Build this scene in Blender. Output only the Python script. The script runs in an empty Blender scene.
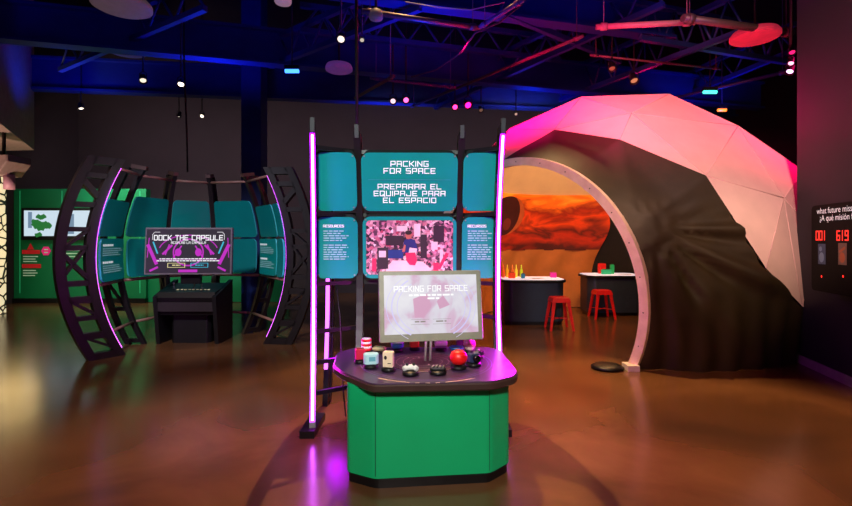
import bpy, bmesh, math, random
from mathutils import Vector as V, Matrix
random.seed(7)
SC = bpy.context.scene
COL = SC.collection
F0, CX, HY, HC = 480.0, 426.0, 240.0, 1.6      # focal length in pixels, principal point, camera height (m)
def W(px, py, d):   # a point at depth d metres along the view axis
    return V(((px-CX)/F0*d, d, HC+(HY-py)/F0*d))
def WZ(px, py, z):  # a point at height z
    return W(px, py, F0*(z-HC)/(HY-py))
def lin(c):
    def f(x):
        x /= 255.0
        return x/12.92 if x <= .04045 else ((x+.055)/1.055)**2.4
    return (f(c[0]), f(c[1]), f(c[2]), 1)

# ------------------------------------------------------------------ materials
MATS = {}
def mat(name, rgb, rough=.5, metal=0, emit=None, es=0, var=.12, scale=9, bump=0, spec=None, coat=0):
    if name in MATS: return MATS[name]
    m = bpy.data.materials.new(name); m.use_nodes = True
    nt = m.node_tree; b = nt.nodes['Principled BSDF']
    c = lin(rgb)
    tc = nt.nodes.new('ShaderNodeTexCoord'); nz = nt.nodes.new('ShaderNodeTexNoise')
    nz.inputs['Scale'].default_value = scale; nz.inputs['Detail'].default_value = 4
    nt.links.new(tc.outputs['Object'], nz.inputs['Vector'])
    r = nt.nodes.new('ShaderNodeValToRGB')
    r.color_ramp.elements[0].position = .3; r.color_ramp.elements[1].position = .7
    r.color_ramp.elements[0].color = tuple(x*(1-var) for x in c[:3])+(1,)
    r.color_ramp.elements[1].color = tuple(min(1, x*(1+var)) for x in c[:3])+(1,)
    nt.links.new(nz.outputs['Fac'], r.inputs['Fac']); nt.links.new(r.outputs['Color'], b.inputs['Base Color'])
    b.inputs['Roughness'].default_value = rough; b.inputs['Metallic'].default_value = metal
    if spec is not None: b.inputs['Specular IOR Level'].default_value = spec
    if coat: b.inputs['Coat Weight'].default_value = coat
    if emit:
        b.inputs['Emission Color'].default_value = lin(emit); b.inputs['Emission Strength'].default_value = es
    if bump:
        bp = nt.nodes.new('ShaderNodeBump'); bp.inputs['Strength'].default_value = bump; bp.inputs['Distance'].default_value = .02
        nt.links.new(nz.outputs['Fac'], bp.inputs['Height']); nt.links.new(bp.outputs['Normal'], b.inputs['Normal'])
    MATS[name] = m
    return m
def emis(name, rgb, s):
    if name in MATS: return MATS[name]
    m = bpy.data.materials.new(name); m.use_nodes = True; nt = m.node_tree
    b = nt.nodes['Principled BSDF']
    b.inputs['Base Color'].default_value = (.02, .02, .02, 1); b.inputs['Roughness'].default_value = .3
    b.inputs['Emission Color'].default_value = lin(rgb); b.inputs['Emission Strength'].default_value = s
    MATS[name] = m
    return m
def node_mat(name, build):
    m = bpy.data.materials.new(name); m.use_nodes = True
    build(m.node_tree, m.node_tree.nodes['Principled BSDF']); MATS[name] = m
    return m
def ramp(nt, stops, fac):
    r = nt.nodes.new('ShaderNodeValToRGB'); e = r.color_ramp.elements
    while len(e) < len(stops): e.new(.5)
    for k, (p, c) in enumerate(stops): e[k].position = p; e[k].color = lin(c)
    nt.links.new(fac, r.inputs['Fac'])
    return r
def noise(nt, scale, detail=5, vec='Object', stretch=(1, 1, 1), dist=0):
    tc = nt.nodes.new('ShaderNodeTexCoord'); mp = nt.nodes.new('ShaderNodeMapping'); n = nt.nodes.new('ShaderNodeTexNoise')
    mp.inputs['Scale'].default_value = stretch; n.inputs['Scale'].default_value = scale; n.inputs['Detail'].default_value = detail
    n.inputs['Distortion'].default_value = dist
    nt.links.new(tc.outputs[vec], mp.inputs['Vector']); nt.links.new(mp.outputs['Vector'], n.inputs['Vector'])
    return n

def floor_nodes(nt, b):
    n = noise(nt, .9, 8, dist=.6)
    r = ramp(nt, [(.25, (72, 50, 34)), (.5, (98, 65, 40)), (.75, (126, 86, 54))], n.outputs['Fac'])
    nt.links.new(r.outputs['Color'], b.inputs['Base Color'])
    n2 = noise(nt, 1.6, 4)
    mr = nt.nodes.new('ShaderNodeMapRange'); mr.inputs['To Min'].default_value = .16; mr.inputs['To Max'].default_value = .25
    nt.links.new(n2.outputs['Fac'], mr.inputs['Value']); nt.links.new(mr.outputs['Result'], b.inputs['Roughness'])
    b.inputs['Specular IOR Level'].default_value = .55
M_floor = node_mat('polished_concrete', floor_nodes)

def mural_nodes(nt, b):   # red-desert sky: dunes below, glowing haze above
    tc = nt.nodes.new('ShaderNodeTexCoord'); sp = nt.nodes.new('ShaderNodeSeparateXYZ')
    nt.links.new(tc.outputs['Object'], sp.inputs['Vector'])
    n = noise(nt, 1.3, 7, stretch=(1, 1, 2.2), dist=.8)
    ma = nt.nodes.new('ShaderNodeMath'); ma.operation = 'MULTIPLY_ADD'; ma.inputs[1].default_value = 1.1; 
    nt.links.new(n.outputs['Fac'], ma.inputs[0]); nt.links.new(sp.outputs['Z'], ma.inputs[2])
    mr = nt.nodes.new('ShaderNodeMapRange'); mr.inputs['From Min'].default_value = 1.55; mr.inputs['From Max'].default_value = 3.35
    nt.links.new(ma.outputs['Value'], mr.inputs['Value'])
    r = ramp(nt, [(0, (36, 6, 6)), (.2, (74, 10, 6)), (.36, (176, 36, 6)), (.45, (84, 14, 6)), (.6, (214, 58, 6)), (.7, (140, 28, 6)), (.84, (250, 110, 16)), (1, (255, 170, 50))], mr.outputs['Result'])
    nt.links.new(r.outputs['Color'], b.inputs['Base Color'])
    nt.links.new(r.outputs['Color'], b.inputs['Emission Color']); b.inputs['Emission Strength'].default_value = .42  # cloth given a glow of its own to brighten the print
    b.inputs['Roughness'].default_value = .7
M_mural = node_mat('desert_mural_print', mural_nodes)

def print_nodes(nt, b):   # cluttered pink interior print
    tc = nt.nodes.new('ShaderNodeTexCoord'); vo = nt.nodes.new('ShaderNodeTexVoronoi'); vo.inputs['Scale'].default_value = 42
    nt.links.new(tc.outputs['Object'], vo.inputs['Vector'])
    sp = nt.nodes.new('ShaderNodeSeparateColor'); nt.links.new(vo.outputs['Color'], sp.inputs['Color'])
    r = ramp(nt, [(0, (38, 16, 34)), (.25, (92, 50, 74)), (.42, (214, 130, 160)), (.55, (60, 28, 44)), (.7, (236, 178, 196)), (.82, (176, 40, 84)), (1, (250, 214, 222))], sp.outputs['Red'])
    nt.links.new(r.outputs['Color'], b.inputs['Base Color'])
    nt.links.new(r.outputs['Color'], b.inputs['Emission Color']); b.inputs['Emission Strength'].default_value = .12
    b.inputs['Roughness'].default_value = .4
M_print = node_mat('photo_print_backdrop', print_nodes)

def screen_nodes(nt, b):
    n = noise(nt, 3.2, 3, dist=1.2)
    r = ramp(nt, [(.3, (250, 249, 254)), (.52, (234, 228, 242)), (.64, (226, 178, 212)), (.78, (212, 212, 240))], n.outputs['Fac'])
    b.inputs['Base Color'].default_value = (.02, .02, .02, 1); b.inputs['Roughness'].default_value = .25
    nt.links.new(r.outputs['Color'], b.inputs['Emission Color']); b.inputs['Emission Strength'].default_value = .82
M_screen = node_mat('pale_screen_picture', screen_nodes)

def lattice_nodes(nt, b):
    tc = nt.nodes.new('ShaderNodeTexCoord'); vo = nt.nodes.new('ShaderNodeTexVoronoi'); vo.feature = 'DISTANCE_TO_EDGE'; vo.inputs['Scale'].default_value = 5
    nt.links.new(tc.outputs['Object'], vo.inputs['Vector'])
    r = ramp(nt, [(.06, (20, 26, 22)), (.1, (252, 236, 190))], vo.outputs['Distance'])
    nt.links.new(r.outputs['Color'], b.inputs['Base Color']); nt.links.new(r.outputs['Color'], b.inputs['Emission Color']); b.inputs['Emission Strength'].default_value = .75
M_lattice = node_mat('backlit_lattice', lattice_nodes)

M_black = mat('black_metal', (22, 20, 22), .42, .3)
M_black2 = mat('satin_black', (17, 15, 18), .5)
M_truss = mat('black_truss_metal', (34, 26, 28), .45, .2)
M_teal = mat('teal_panel', (0, 150, 140), .35, var=.05, scale=3)
M_teal2 = mat('deep_teal_panel', (0, 128, 124), .4, var=.05, scale=3)
M_edge = mat('lit_teal_edge', (60, 190, 196), .35, var=.04)  # paler panel sides imitate a lit rim
M_green = mat('green_laminate', (0, 178, 112), .45, var=.04, scale=3)
M_green2 = mat('green_wall_panel', (4, 128, 78), .5, var=.05, scale=2)
M_dark_top = mat('black_tabletop', (66, 46, 78), .3, var=.1)
M_rim = mat('tabletop_edge', (62, 44, 42), .4)
M_white = mat('white_lettering', (240, 244, 244), .5, emit=(235, 245, 245), es=.35)
M_grey_t = mat('small_print', (150, 200, 200), .5, emit=(150, 200, 200), es=.2)
M_neon = emis('neon_violet', (212, 88, 255), 28)
M_neon2 = emis('neon_violet_dim', (214, 90, 245), 4)
M_halo = mat('violet_halo', (150, 20, 190), .4, emit=(168, 0, 222), es=.75)  # self-lit violet that stands in for the glow around the neon
M_frame = mat('grey_bezel', (116, 112, 98), .45)
M_steel = mat('brushed_steel', (190, 186, 180), .3, .8)
M_red = mat('red_painted_metal', (206, 24, 26), .35, emit=(190, 10, 10), es=.06)
M_wallbk = mat('dark_plaster', (52, 42, 46), .9, var=.08, scale=2, bump=.1)
M_wallr = mat('dark_plum_wall', (38, 37, 50), .6, var=.1, scale=1.5)
M_ceil = mat('dark_blue_deck', (16, 18, 44), .8)
M_steelblue = mat('blue_lit_steel', (14, 44, 116), .5, var=.2, scale=2)  # blue of the ceiling light is put into the steel colour
M_steelblue2 = mat('blue_lit_joist', (30, 48, 108), .5, var=.2, scale=2)  # joists too carry the blue light in their colour
M_pipe = mat('bare_conduit', (110, 84, 80), .45, .3)
M_canvas = mat('white_canvas', (236, 196, 190), .75, var=.05, scale=4, bump=.15)
M_seam = mat('canvas_seam', (232, 186, 184), .8)
M_cover = mat('dark_olive_cover', (46, 34, 16), .55, var=.15, scale=6, bump=.15)
M_arch = mat('pink_white_arch', (250, 214, 214), .5)
M_inner = mat('unlit_inside_dark', (26, 24, 30), .9)  # dark tone stands for the unlit inside of the shell
M_cream = mat('cream_inner_canvas', (226, 196, 160), .8, var=.06, scale=2)
M_drape = mat('tan_lower_drape', (196, 116, 54), .8, var=.12, scale=3, bump=.3)
M_tabblue = mat('slate_table_panel', (34, 46, 64), .45)
M_tabtop = mat('white_lit_top', (240, 240, 244), .4, emit=(240, 235, 255), es=.55)
M_darkwin = mat('black_glass', (8, 8, 10), .15)

# ------------------------------------------------------------------ mesh builder
class MB:
    def __init__(s): s.v = []; s.f = []; s.m = []; s.mi = 0; s.sm = []
    def use(s, i): s.mi = i; return s
    def face(s, ids, smooth=False): s.f.append(ids); s.m.append(s.mi); s.sm.append(smooth)
    def poly(s, pts):
        n = len(s.v); s.v += [V(p) for p in pts]; s.face(list(range(n, n+len(pts)))); return s
    def box(s, c, size, rot=None):
        c = V(c); n = len(s.v); hx, hy, hz = [k/2 for k in size]
        for z in (-hz, hz):
            for x, y in ((-hx, -hy), (hx, -hy), (hx, hy), (-hx, hy)):
                p = V((x, y, z)); s.v.append(c+(rot @ p if rot else p))
        for q in ((3, 2, 1, 0), (4, 5, 6, 7), (0, 1, 5, 4), (1, 2, 6, 5), (2, 3, 7, 6), (3, 0, 4, 7)): s.face([n+k for k in q])
        return s
    def bar(s, a, b, w, h, up=(0, 0, 1)):
        a, b = V(a), V(b); d = (b-a).normalized(); u = V(up)
        if abs(d.dot(u)) > .98: u = V((0, 1, 0))
        x = d.cross(u).normalized(); y = x.cross(d); n = len(s.v)
        for p in (a, b):
            for i, j in ((-1, -1), (1, -1), (1, 1), (-1, 1)): s.v.append(p+x*i*w/2+y*j*h/2)
        for q in ((3, 2, 1, 0), (4, 5, 6, 7), (0, 1, 5, 4), (1, 2, 6, 5), (2, 3, 7, 6), (3, 0, 4, 7)): s.face([n+k for k in q])
        return s
    def tube(s, pts, r, seg=10, caps=True):
        pts = [V(p) for p in pts]; rings = []; prev = None
        for k, p in enumerate(pts):
            d = (pts[min(k+1, len(pts)-1)]-pts[max(k-1, 0)]).normalized()
            u = prev if prev else (V((0, 0, 1)) if abs(d.z) < .9 else V((0, 1, 0)))
            x = d.cross(u).normalized(); y = x.cross(d); prev = y
            rr = r[k] if isinstance(r, (list, tuple)) else r
            rings.append(len(s.v))
            for i in range(seg):
                a = 2*math.pi*i/seg; s.v.append(p+(x*math.cos(a)+y*math.sin(a))*rr)
        for k in range(len(rings)-1):
            for i in range(seg):
                j = (i+1) % seg; s.face([rings[k]+i, rings[k]+j, rings[k+1]+j, rings[k+1]+i], True)
        if caps:
            s.face([rings[0]+i for i in reversed(range(seg))]); s.face([rings[-1]+i for i in range(seg)])
        return s
    def prism(s, outline, z0, z1, tf=None, bev=0):   # outline of (x, y), extruded in z
        n = len(outline); base = len(s.v); levels = [(z0, 0), (z1, 0)]
        if bev: levels = [(z0, bev), (z0+bev, 0), (z1-bev, 0), (z1, bev)]
        cx = sum(p[0] for p in outline)/n; cy = sum(p[1] for p in outline)/n
        for z, ins in levels:
            for x, y in outline:
                l = math.hypot(x-cx, y-cy) or 1
                p = V((x-(x-cx)/l*ins, y-(y-cy)/l*ins, z)); s.v.append(tf(p) if tf else p)
        for k in range(len(levels)-1):
            for i in range(n):
                j = (i+1) % n; a = base+k*n; s.face([a+i, a+j, a+n+j, a+n+i])
        s.face([base+i for i in reversed(range(n))]); s.face([base+(len(levels)-1)*n+i for i in range(n)])
        return s
    def lathe(s, prof, c=(0, 0, 0), seg=24, rot=None):
        c = V(c); base = len(s.v)
        for r, z in prof:
            for i in range(seg):
                a = 2*math.pi*i/seg; p = V((r*math.cos(a), r*math.sin(a), z)); s.v.append(c+(rot @ p if rot else p))
        for k in range(len(prof)-1):
            for i in range(seg):
                j = (i+1) % seg; s.face([base+k*seg+i, base+k*seg+j, base+(k+1)*seg+j, base+(k+1)*seg+i], True)
        if prof[0][0] > 1e-4: s.face([base+i for i in reversed(range(seg))])
        if prof[-1][0] > 1e-4: s.face([base+(len(prof)-1)*seg+i for i in range(seg)])
        return s
    def build(s, name, mats, parent=None, kind=None, off=None):
        if not isinstance(mats, (list, tuple)): mats = [mats]
        o0 = V((0, 0, 0)); p = parent
        while p is not None: o0 = o0+p.location; p = p.parent
        if off is not None: o0 = o0+V(off)
        me = bpy.data.meshes.new(name); me.from_pydata([tuple(p-o0) for p in s.v], [], s.f)
        for m in mats: me.materials.append(m)
        for k, pl in enumerate(me.polygons): pl.material_index = min(s.m[k], len(mats)-1); pl.use_smooth = s.sm[k]
        me.update()
        o = bpy.data.objects.new(name, me); COL.objects.link(o); o.parent = parent
        if off is not None: o.location = off
        if kind: o['kind'] = kind
        return o
def thing(name, label, cat, loc, group=None):
    o = bpy.data.objects.new(name, None); COL.objects.link(o); o.location = loc; o.empty_display_size = .1
    o['label'] = label; o['category'] = cat
    if group: o['group'] = group
    return o
def tag(o, label, cat, group=None):
    o['label'] = label; o['category'] = cat
    if group: o['group'] = group
    return o
def centre(mb):   # ground point of a mesh, for its origin
    n = len(mb.v); return V((sum(p.x for p in mb.v)/n, sum(p.y for p in mb.v)/n, min(p.z for p in mb.v)))
def solo(mb, name, mats, label, cat, group=None):
    return tag(mb.build(name, mats, off=centre(mb)), label, cat, group)
def copy_tree(o, parent=None):
    c = o.copy(); COL.objects.link(c); c.parent = parent
    for ch in list(o.children): copy_tree(ch, c)
    return c

# ------------------------------------------------------------------ square stroke lettering
G = {'A': [[(0,0),(0,5),(4,5),(4,0)],[(0,2.2),(4,2.2)]], 'C': [[(4,5),(0,5),(0,0),(4,0)]], 'D': [[(0,0),(0,5),(3.2,5),(4,4.2),(4,.8),(3.2,0),(0,0)]],
 'E': [[(4,5),(0,5),(0,0),(4,0)],[(0,2.5),(3.4,2.5)]], 'F': [[(4,5),(0,5),(0,0)],[(0,2.4),(3.4,2.4)]], 'G': [[(4,5),(0,5),(0,0),(4,0),(4,2.4),(2.2,2.4)]],
 'H': [[(0,0),(0,5)],[(4,0),(4,5)],[(0,2.5),(4,2.5)]], 'I': [[(0,0),(0,5)]], 'J': [[(4,5),(4,0),(0,0),(0,1.6)]],
 'K': [[(0,0),(0,5)],[(4,5),(1.2,2.5),(4,0)],[(0,2.5),(1.2,2.5)]], 'L': [[(0,5),(0,0),(4,0)]], 'N': [[(0,0),(0,5),(4,0),(4,5)]],
 'O': [[(0,0),(0,5),(4,5),(4,0),(0,0)]], 'P': [[(0,0),(0,5),(4,5),(4,2),(0,2)]], 'Q': [[(0,0),(0,5),(4,5),(4,0),(0,0)],[(2.6,1.4),(4.4,-.6)]],
 'R': [[(0,0),(0,5),(4,5),(4,2),(0,2)],[(2,2),(4,0)]], 'S': [[(4,5),(0,5),(0,2.5),(4,2.5),(4,0),(0,0)]], 'T': [[(0,5),(4,5)],[(2,5),(2,0)]],
 'U': [[(0,5),(0,0),(4,0),(4,5)]], '0': [[(0,0),(0,5),(4,5),(4,0),(0,0)]], '1': [[(2,0),(2,5)]], '6': [[(4,5),(0,5),(0,0),(4,0),(4,2.5),(0,2.5)]],
 '9': [[(4,2.5),(0,2.5),(0,5),(4,5),(4,0),(0,0)]]}
def text_w(t, h):
    return sum((5.9 if c not in 'I ' else (1.9 if c == 'I' else 3.6)) for c in t)*h/5-1.9*h/5
def stroke_text(mb, t, cx, cy, h, fn, wt=1.0, align='c', sx=1.0):
    k = h/5; w = text_w(t, h)*sx; x = cx-w/2 if align == 'c' else cx
    for c in t:
        for pl in G.get(c, []):
            for a, b in zip(pl[:-1], pl[1:]):
                ax, ay, bx, by = x+a[0]*k*sx, cy-h/2+a[1]*k, x+b[0]*k*sx, cy-h/2+b[1]*k
                dx, dy = bx-ax, by-ay; l = math.hypot(dx, dy); dx /= l; dy /= l; e = wt*k/2
                mb.poly([fn(ax-dx*e+dy*e, ay-dy*e-dx*e), fn(bx+dx*e+dy*e, by+dy*e-dx*e), fn(bx+dx*e-dy*e, by+dy*e+dx*e), fn(ax-dx*e-dy*e, ay-dy*e+dx*e)])
        x += (5.9 if c not in 'I ' else (1.9 if c == 'I' else 3.6))*k*sx
def lines_text(mb, x0, x1, y, h, fn, rnd):   # one line of print too small to read
    x = x0
    while x < x1-.01:
        w = min(rnd.uniform(.02, .06), x1-x); mb.poly([fn(x, y), fn(x+w, y), fn(x+w, y+h), fn(x, y+h)]); x += w+.009
def rect(mb, x0, y0, x1, y1, fn): mb.poly([fn(x0, y0), fn(x1, y0), fn(x1, y1), fn(x0, y1)])
def disc(mb, cx, cy, rx, ry, fn, n=20): mb.poly([fn(cx+rx*math.cos(2*math.pi*i/n), cy+ry*math.sin(2*math.pi*i/n)) for i in range(n)])
def arc(mb, cx, cy, rx, ry, a0, a1, w, fn, n=24):
    for i in range(n):
        a, b = a0+(a1-a0)*i/n, a0+(a1-a0)*(i+1)/n
        p = lambda t, e: fn(cx+(rx+e)*math.cos(t), cy+(ry+e)*math.sin(t))
        mb.poly([p(a, -w/2), p(a, w/2), p(b, w/2), p(b, -w/2)])
def line(mb, x0, y0, x1, y1, w, fn):
    dx, dy = x1-x0, y1-y0; l = math.hypot(dx, dy); nx, ny = -dy/l*w/2, dx/l*w/2
    mb.poly([fn(x0-nx, y0-ny), fn(x1-nx, y1-ny), fn(x1+nx, y1+ny), fn(x0+nx, y0+ny)])
def plane_fn(o, ux, uy, lift=0.0):
    o, ux, uy = V(o), V(ux).normalized(), V(uy).normalized(); n = ux.cross(uy)
    return lambda x, y, e=0: o+ux*x+uy*y+n*(lift+e)
def rrect(w, h, r, n=5):
    out = []
    for cx, cy, a0 in ((w/2-r, h/2-r, 0), (-w/2+r, h/2-r, 90), (-w/2+r, -h/2+r, 180), (w/2-r, -h/2+r, 270)):
        for i in range(n+1):
            a = math.radians(a0+90*i/n); out.append((cx+r*math.cos(a), cy+r*math.sin(a)))
    return out
def chamf(w, d, c, r=0.0):
    return [(-w/2+c, -d/2), (w/2-c, -d/2), (w/2, -d/2+c), (w/2, d/2-c), (w/2-c, d/2), (-w/2+c, d/2), (-w/2, d/2-c), (-w/2, -d/2+c)]
def soft(outline, r, n=4):   # round the corners of an outline
    out = []; m = len(outline)
    for i in range(m):
        p = V((*outline[i], 0)); a = V((*outline[i-1], 0)); b = V((*outline[(i+1) % m], 0))
        u = (a-p).normalized()*r; w = (b-p).normalized()*r
        for k in range(n+1):
            t = k/n; q = (p+u)*(1-t)**2+p*2*t*(1-t)+(p+w)*t*t; out.append((q.x, q.y))
    return out

# ------------------------------------------------------------------ the setting
mb = MB(); mb.poly([(-14, -3, 0), (12, -3, 0), (12, 19, 0), (-14, 19, 0)]); mb.build('floor', M_floor, kind='structure')
mb = MB(); mb.box((-1, 8, 9.65), (26, 22, .1)); mb.build('ceiling', M_ceil, kind='structure')
mb = MB(); mb.box((0, 14.6, 4.8), (26, .2, 9.6)); mb.build('wall_back', M_wallbk, kind='structure')
# right wall runs from the dome towards the viewer; it ends at a corner beside the dome
WD = V((-.225, -1, 0)).normalized(); WN = V((-1, .225, 0)).normalized(); WA = V((4.87, 6.3, 0))
mb = MB(); e = WA+WD*8.5
for p in (WA, e): pass
o2 = -WN*.25
mb.prism([(WA.x, WA.y), (e.x, e.y), ((e+o2).x, (e+o2).y), ((WA+o2).x, (WA+o2).y)], 0, 9.6); mb.build('wall_right', M_wallr, kind='structure')
mb = MB(); b0 = WA+WN*.012
mb.prism([(b0.x, b0.y), ((b0+WD*8.4).x, (b0+WD*8.4).y), ((b0+WD*8.4-WN*.012).x, (b0+WD*8.4-WN*.012).y), ((b0-WN*.012).x, (b0-WN*.012).y)], 0, .11)
mb.build('baseboard_right', mat('grey_baseboard', (150, 142, 152), .5), kind='structure')
mb = MB(); mb.box((-10.6, 6, 4.8), (.2, 17, 9.6)); mb.build('wall_left', M_wallbk, kind='structure')
# bulkhead, upper left
bk = MB(); bk.prism([(-8.98, 11.0), (-14, 11.6), (-14, 4), (-6.9, 7.4)], 3.66, 9.6); bk.build('trim_bulkhead', mat('bulkhead_paint', (160, 136, 126), .7), kind='structure')
# square blue column
mb = MB(); cpt = W(254.5, 300, 11.0)
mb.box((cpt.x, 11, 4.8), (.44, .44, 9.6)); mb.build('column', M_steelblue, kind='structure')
# ceiling steel: two deep cross beams and open-web joists
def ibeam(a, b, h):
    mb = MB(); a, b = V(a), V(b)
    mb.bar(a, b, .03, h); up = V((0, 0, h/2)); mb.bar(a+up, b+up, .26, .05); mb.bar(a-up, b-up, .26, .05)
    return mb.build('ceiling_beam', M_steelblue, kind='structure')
def skew(px, d, z): return V(((px-CX)/F0*d, d, z))
ibeam((-10.4, 7.1, 5.25), (8.5, 12.2, 5.25), .62)
ibeam((-10.4, 10.6, 5.35), (8.5, 13.2, 5.35), .7)
ibeam((-10.4, 4.6, 5.45), (4.4, 8.6, 5.45), .5)
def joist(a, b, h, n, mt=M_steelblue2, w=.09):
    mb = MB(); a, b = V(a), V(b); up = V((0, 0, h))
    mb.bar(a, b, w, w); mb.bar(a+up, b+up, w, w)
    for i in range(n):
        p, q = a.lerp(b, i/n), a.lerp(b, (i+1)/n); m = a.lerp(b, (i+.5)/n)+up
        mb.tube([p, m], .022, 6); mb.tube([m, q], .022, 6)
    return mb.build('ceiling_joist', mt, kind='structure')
joist(WZ(435, 108, 4.9), WZ(664, 4, 5.3), .5, 9)
joist(WZ(560, 100, 5.0), WZ(745, 30, 5.0), .62, 8)
joist(WZ(640, 38, 5.1), WZ(786, 62, 5.1), .6, 7)
joist(WZ(650, 110, 5.2), WZ(795, 50, 5.2), .5, 6)
joist(WZ(270, 66, 5.0), WZ(420, 8, 5.1), .5, 6)
joist(WZ(60, 70, 5.1), WZ(205, 8, 5.2), .5, 6)
joist(WZ(300, 30, 5.4), WZ(560, 60, 5.4), .45, 8)
joist(WZ(500, 12, 5.2), WZ(620, 62, 5.2), .55, 7)
# bare pipes hung below the steel
def pipe(pts, r, label, m=M_pipe):
    mb = MB(); mb.tube(pts, r, 10)
    for p in (pts[0], pts[-1]):
        q = V(p); d = (V(pts[0])-V(pts[-1])).normalized()*(-.12 if p is pts[0] else .12)
        mb.tube([q+d, V(((q+d).x, (q+d).y, 9.6))], .007, 5)
        mb.tube([q+d*.6, q+d*1.4], r*1.35, 10)
    return solo(mb, 'ceiling_pipe', m, label, 'pipe', 'pipes under the ceiling')
pipe([WZ(596, 27, 5.0), WZ(695, 22, 5.0)], .045, 'bright horizontal pipe under the ceiling left of the red ceiling disc', mat('pink_lit_pipe', (214, 150, 140), .4))
pipe([WZ(683, 18, 4.95), WZ(792, 33, 4.95)], .06, 'thick brown pipe sloping down to the right above the red ceiling disc')
pipe([WZ(362, 11, 4.9), WZ(480, 28, 4.9)], .04, 'tan pipe beside the small round ceiling detector')
pipe([WZ(480, 27, 4.88), WZ(524, -1, 4.88)], .034, 'pink pipe rising to the top edge from the tan pipe end', mat('magenta_pipe', (140, 70, 100), .4))
pipe([WZ(355, 98, 4.4), WZ(394, 76, 4.4)], .03, 'short slanted rail ending at the hanging cable over the header panel')
pipe([WZ(411, 107, 4.8), WZ(583, 36, 4.8)], .028, 'long slanted red brown pipe left of the dome top', mat('red_brown_pipe', (84, 56, 60), .45))
pipe([WZ(590, 55, 4.9), WZ(721, 69, 4.9)], .02, 'thin reddish conduit over the dome')
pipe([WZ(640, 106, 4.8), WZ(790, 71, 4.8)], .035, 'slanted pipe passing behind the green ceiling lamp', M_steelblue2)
pipe([WZ(370, 78, 4.7), WZ(456, 88, 4.7)], .025, 'violet conduit left of the magenta spotlights', mat('violet_pipe', (96, 70, 130), .5))

# ------------------------------------------------------------------ curved walls of ribs and panels (shared by both exhibits)
class RibWall:
    def __init__(s, ribs, sag, zm): s.r = [(V((x, y, 0)), V((dx, dy, 0)).normalized()) for x, y, dx, dy in ribs]; s.sag = sag; s.zm = zm
    def pt(s, i, z, off=0.0):
        b, d = s.r[i]; q = (z-s.zm)/s.zm
        p = b+d*(s.sag*(1-q*q)+off); return V((p.x, p.y, z))
    def surf(s, i, j, t, z, off=0.0): return s.pt(i, z, off).lerp(s.pt(j, z, off), t)
    def panel(s, i, j, t0, t1, z0, z1, r, off, th, mb=None, rows=8, edge=False):
        mb = mb or MB(); wid = (s.pt(j, z0)-s.pt(i, z0)).length; zs = []
        for k in range(6): zs.append(z0+r*(1-math.cos(math.pi/2*k/5)))
        for k in range(1, rows): zs.append(z0+r+(z1-z0-2*r)*k/rows)
        for k in range(6): zs.append(z1-r+r*math.sin(math.pi/2*k/5))
        base = len(mb.v); m0 = mb.mi if edge else mb.mi
        for z in zs:
            e = max(0, r-(z-z0), r-(z1-z)); ins = (r-math.sqrt(max(0, r*r-e*e)))/wid
            for t, o in ((t0+ins, off), (t1-ins, off), (t1-ins, off+th), (t0+ins, off+th)): mb.v.append(s.surf(i, j, t, z, o))
        for k in range(len(zs)-1):
            a = base+4*k; b = a+4
            for q in range(4):
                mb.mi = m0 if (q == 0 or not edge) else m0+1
                mb.face([a+q, a+(q+1) % 4, b+(q+1) % 4, b+q])
        mb.mi = m0
        mb.face([base+q for q in (3, 2, 1, 0)]); mb.face([len(mb.v)-4+q for q in range(4)])
        return mb
    def fn(s, i, j, tc, zc, off):
        wid = (s.pt(j, zc)-s.pt(i, zc)).length
        return lambda x, y: s.surf(i, j, tc+x/wid, zc+y, off)
def truss_plate(wall, i, z0, z1, t, thick, cw, hor, dia, mb=None, n=20):
    """flat curved truss: inner and outer chords, end caps and webs, cut from a plate"""
    mb = mb or MB(); b, d = wall.r[i]; side = V((-d.y, d.x, 0))
    def quadprism(a, b2, c, e):
        k = len(mb.v)
        for sgn in (-1, 1):
            for p in (a, b2, c, e): mb.v.append(p+side*sgn*thick/2)
        for q in ((0, 1, 2, 3), (7, 6, 5, 4), (0, 4, 5, 1), (1, 5, 6, 2), (2, 6, 7, 3), (3, 7, 4, 0)): mb.face([k+x for x in q])
    P = lambda z, o: wall.pt(i, z, o)
    for k in range(n):
        za, zb = z0+(z1-z0)*k/n, z0+(z1-z0)*(k+1)/n
        quadprism(P(za, 0), P(za, cw), P(zb, cw), P(zb, 0)); quadprism(P(za, t-cw), P(za, t), P(zb, t), P(zb, t-cw))
    H = z1-z0
    for f, hw in hor:
        z = z0+H*f; quadprism(P(z-hw/2, cw*.8), P(z-hw/2, t-cw*.8), P(z+hw/2, t-cw*.8), P(z+hw/2, cw*.8))
    for fa, fb, hw in dia:   # from inner chord at fa to outer chord at fb
        za, zb = z0+H*fa, z0+H*fb
        quadprism(P(za-hw/2, cw*.8), P(zb-hw/2, t-cw*.8), P(zb+hw/2, t-cw*.8), P(za+hw/2, cw*.8))
    return mb
def strip_tube(wall, i, z0, z1, off, r, side=0.0, n=24, seg=8):
    d = wall.r[i][1]; s = V((-d.y, d.x, 0))*side
    return MB().tube([wall.pt(i, z0+(z1-z0)*k/n, off)+s for k in range(n+1)], r, seg)

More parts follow.
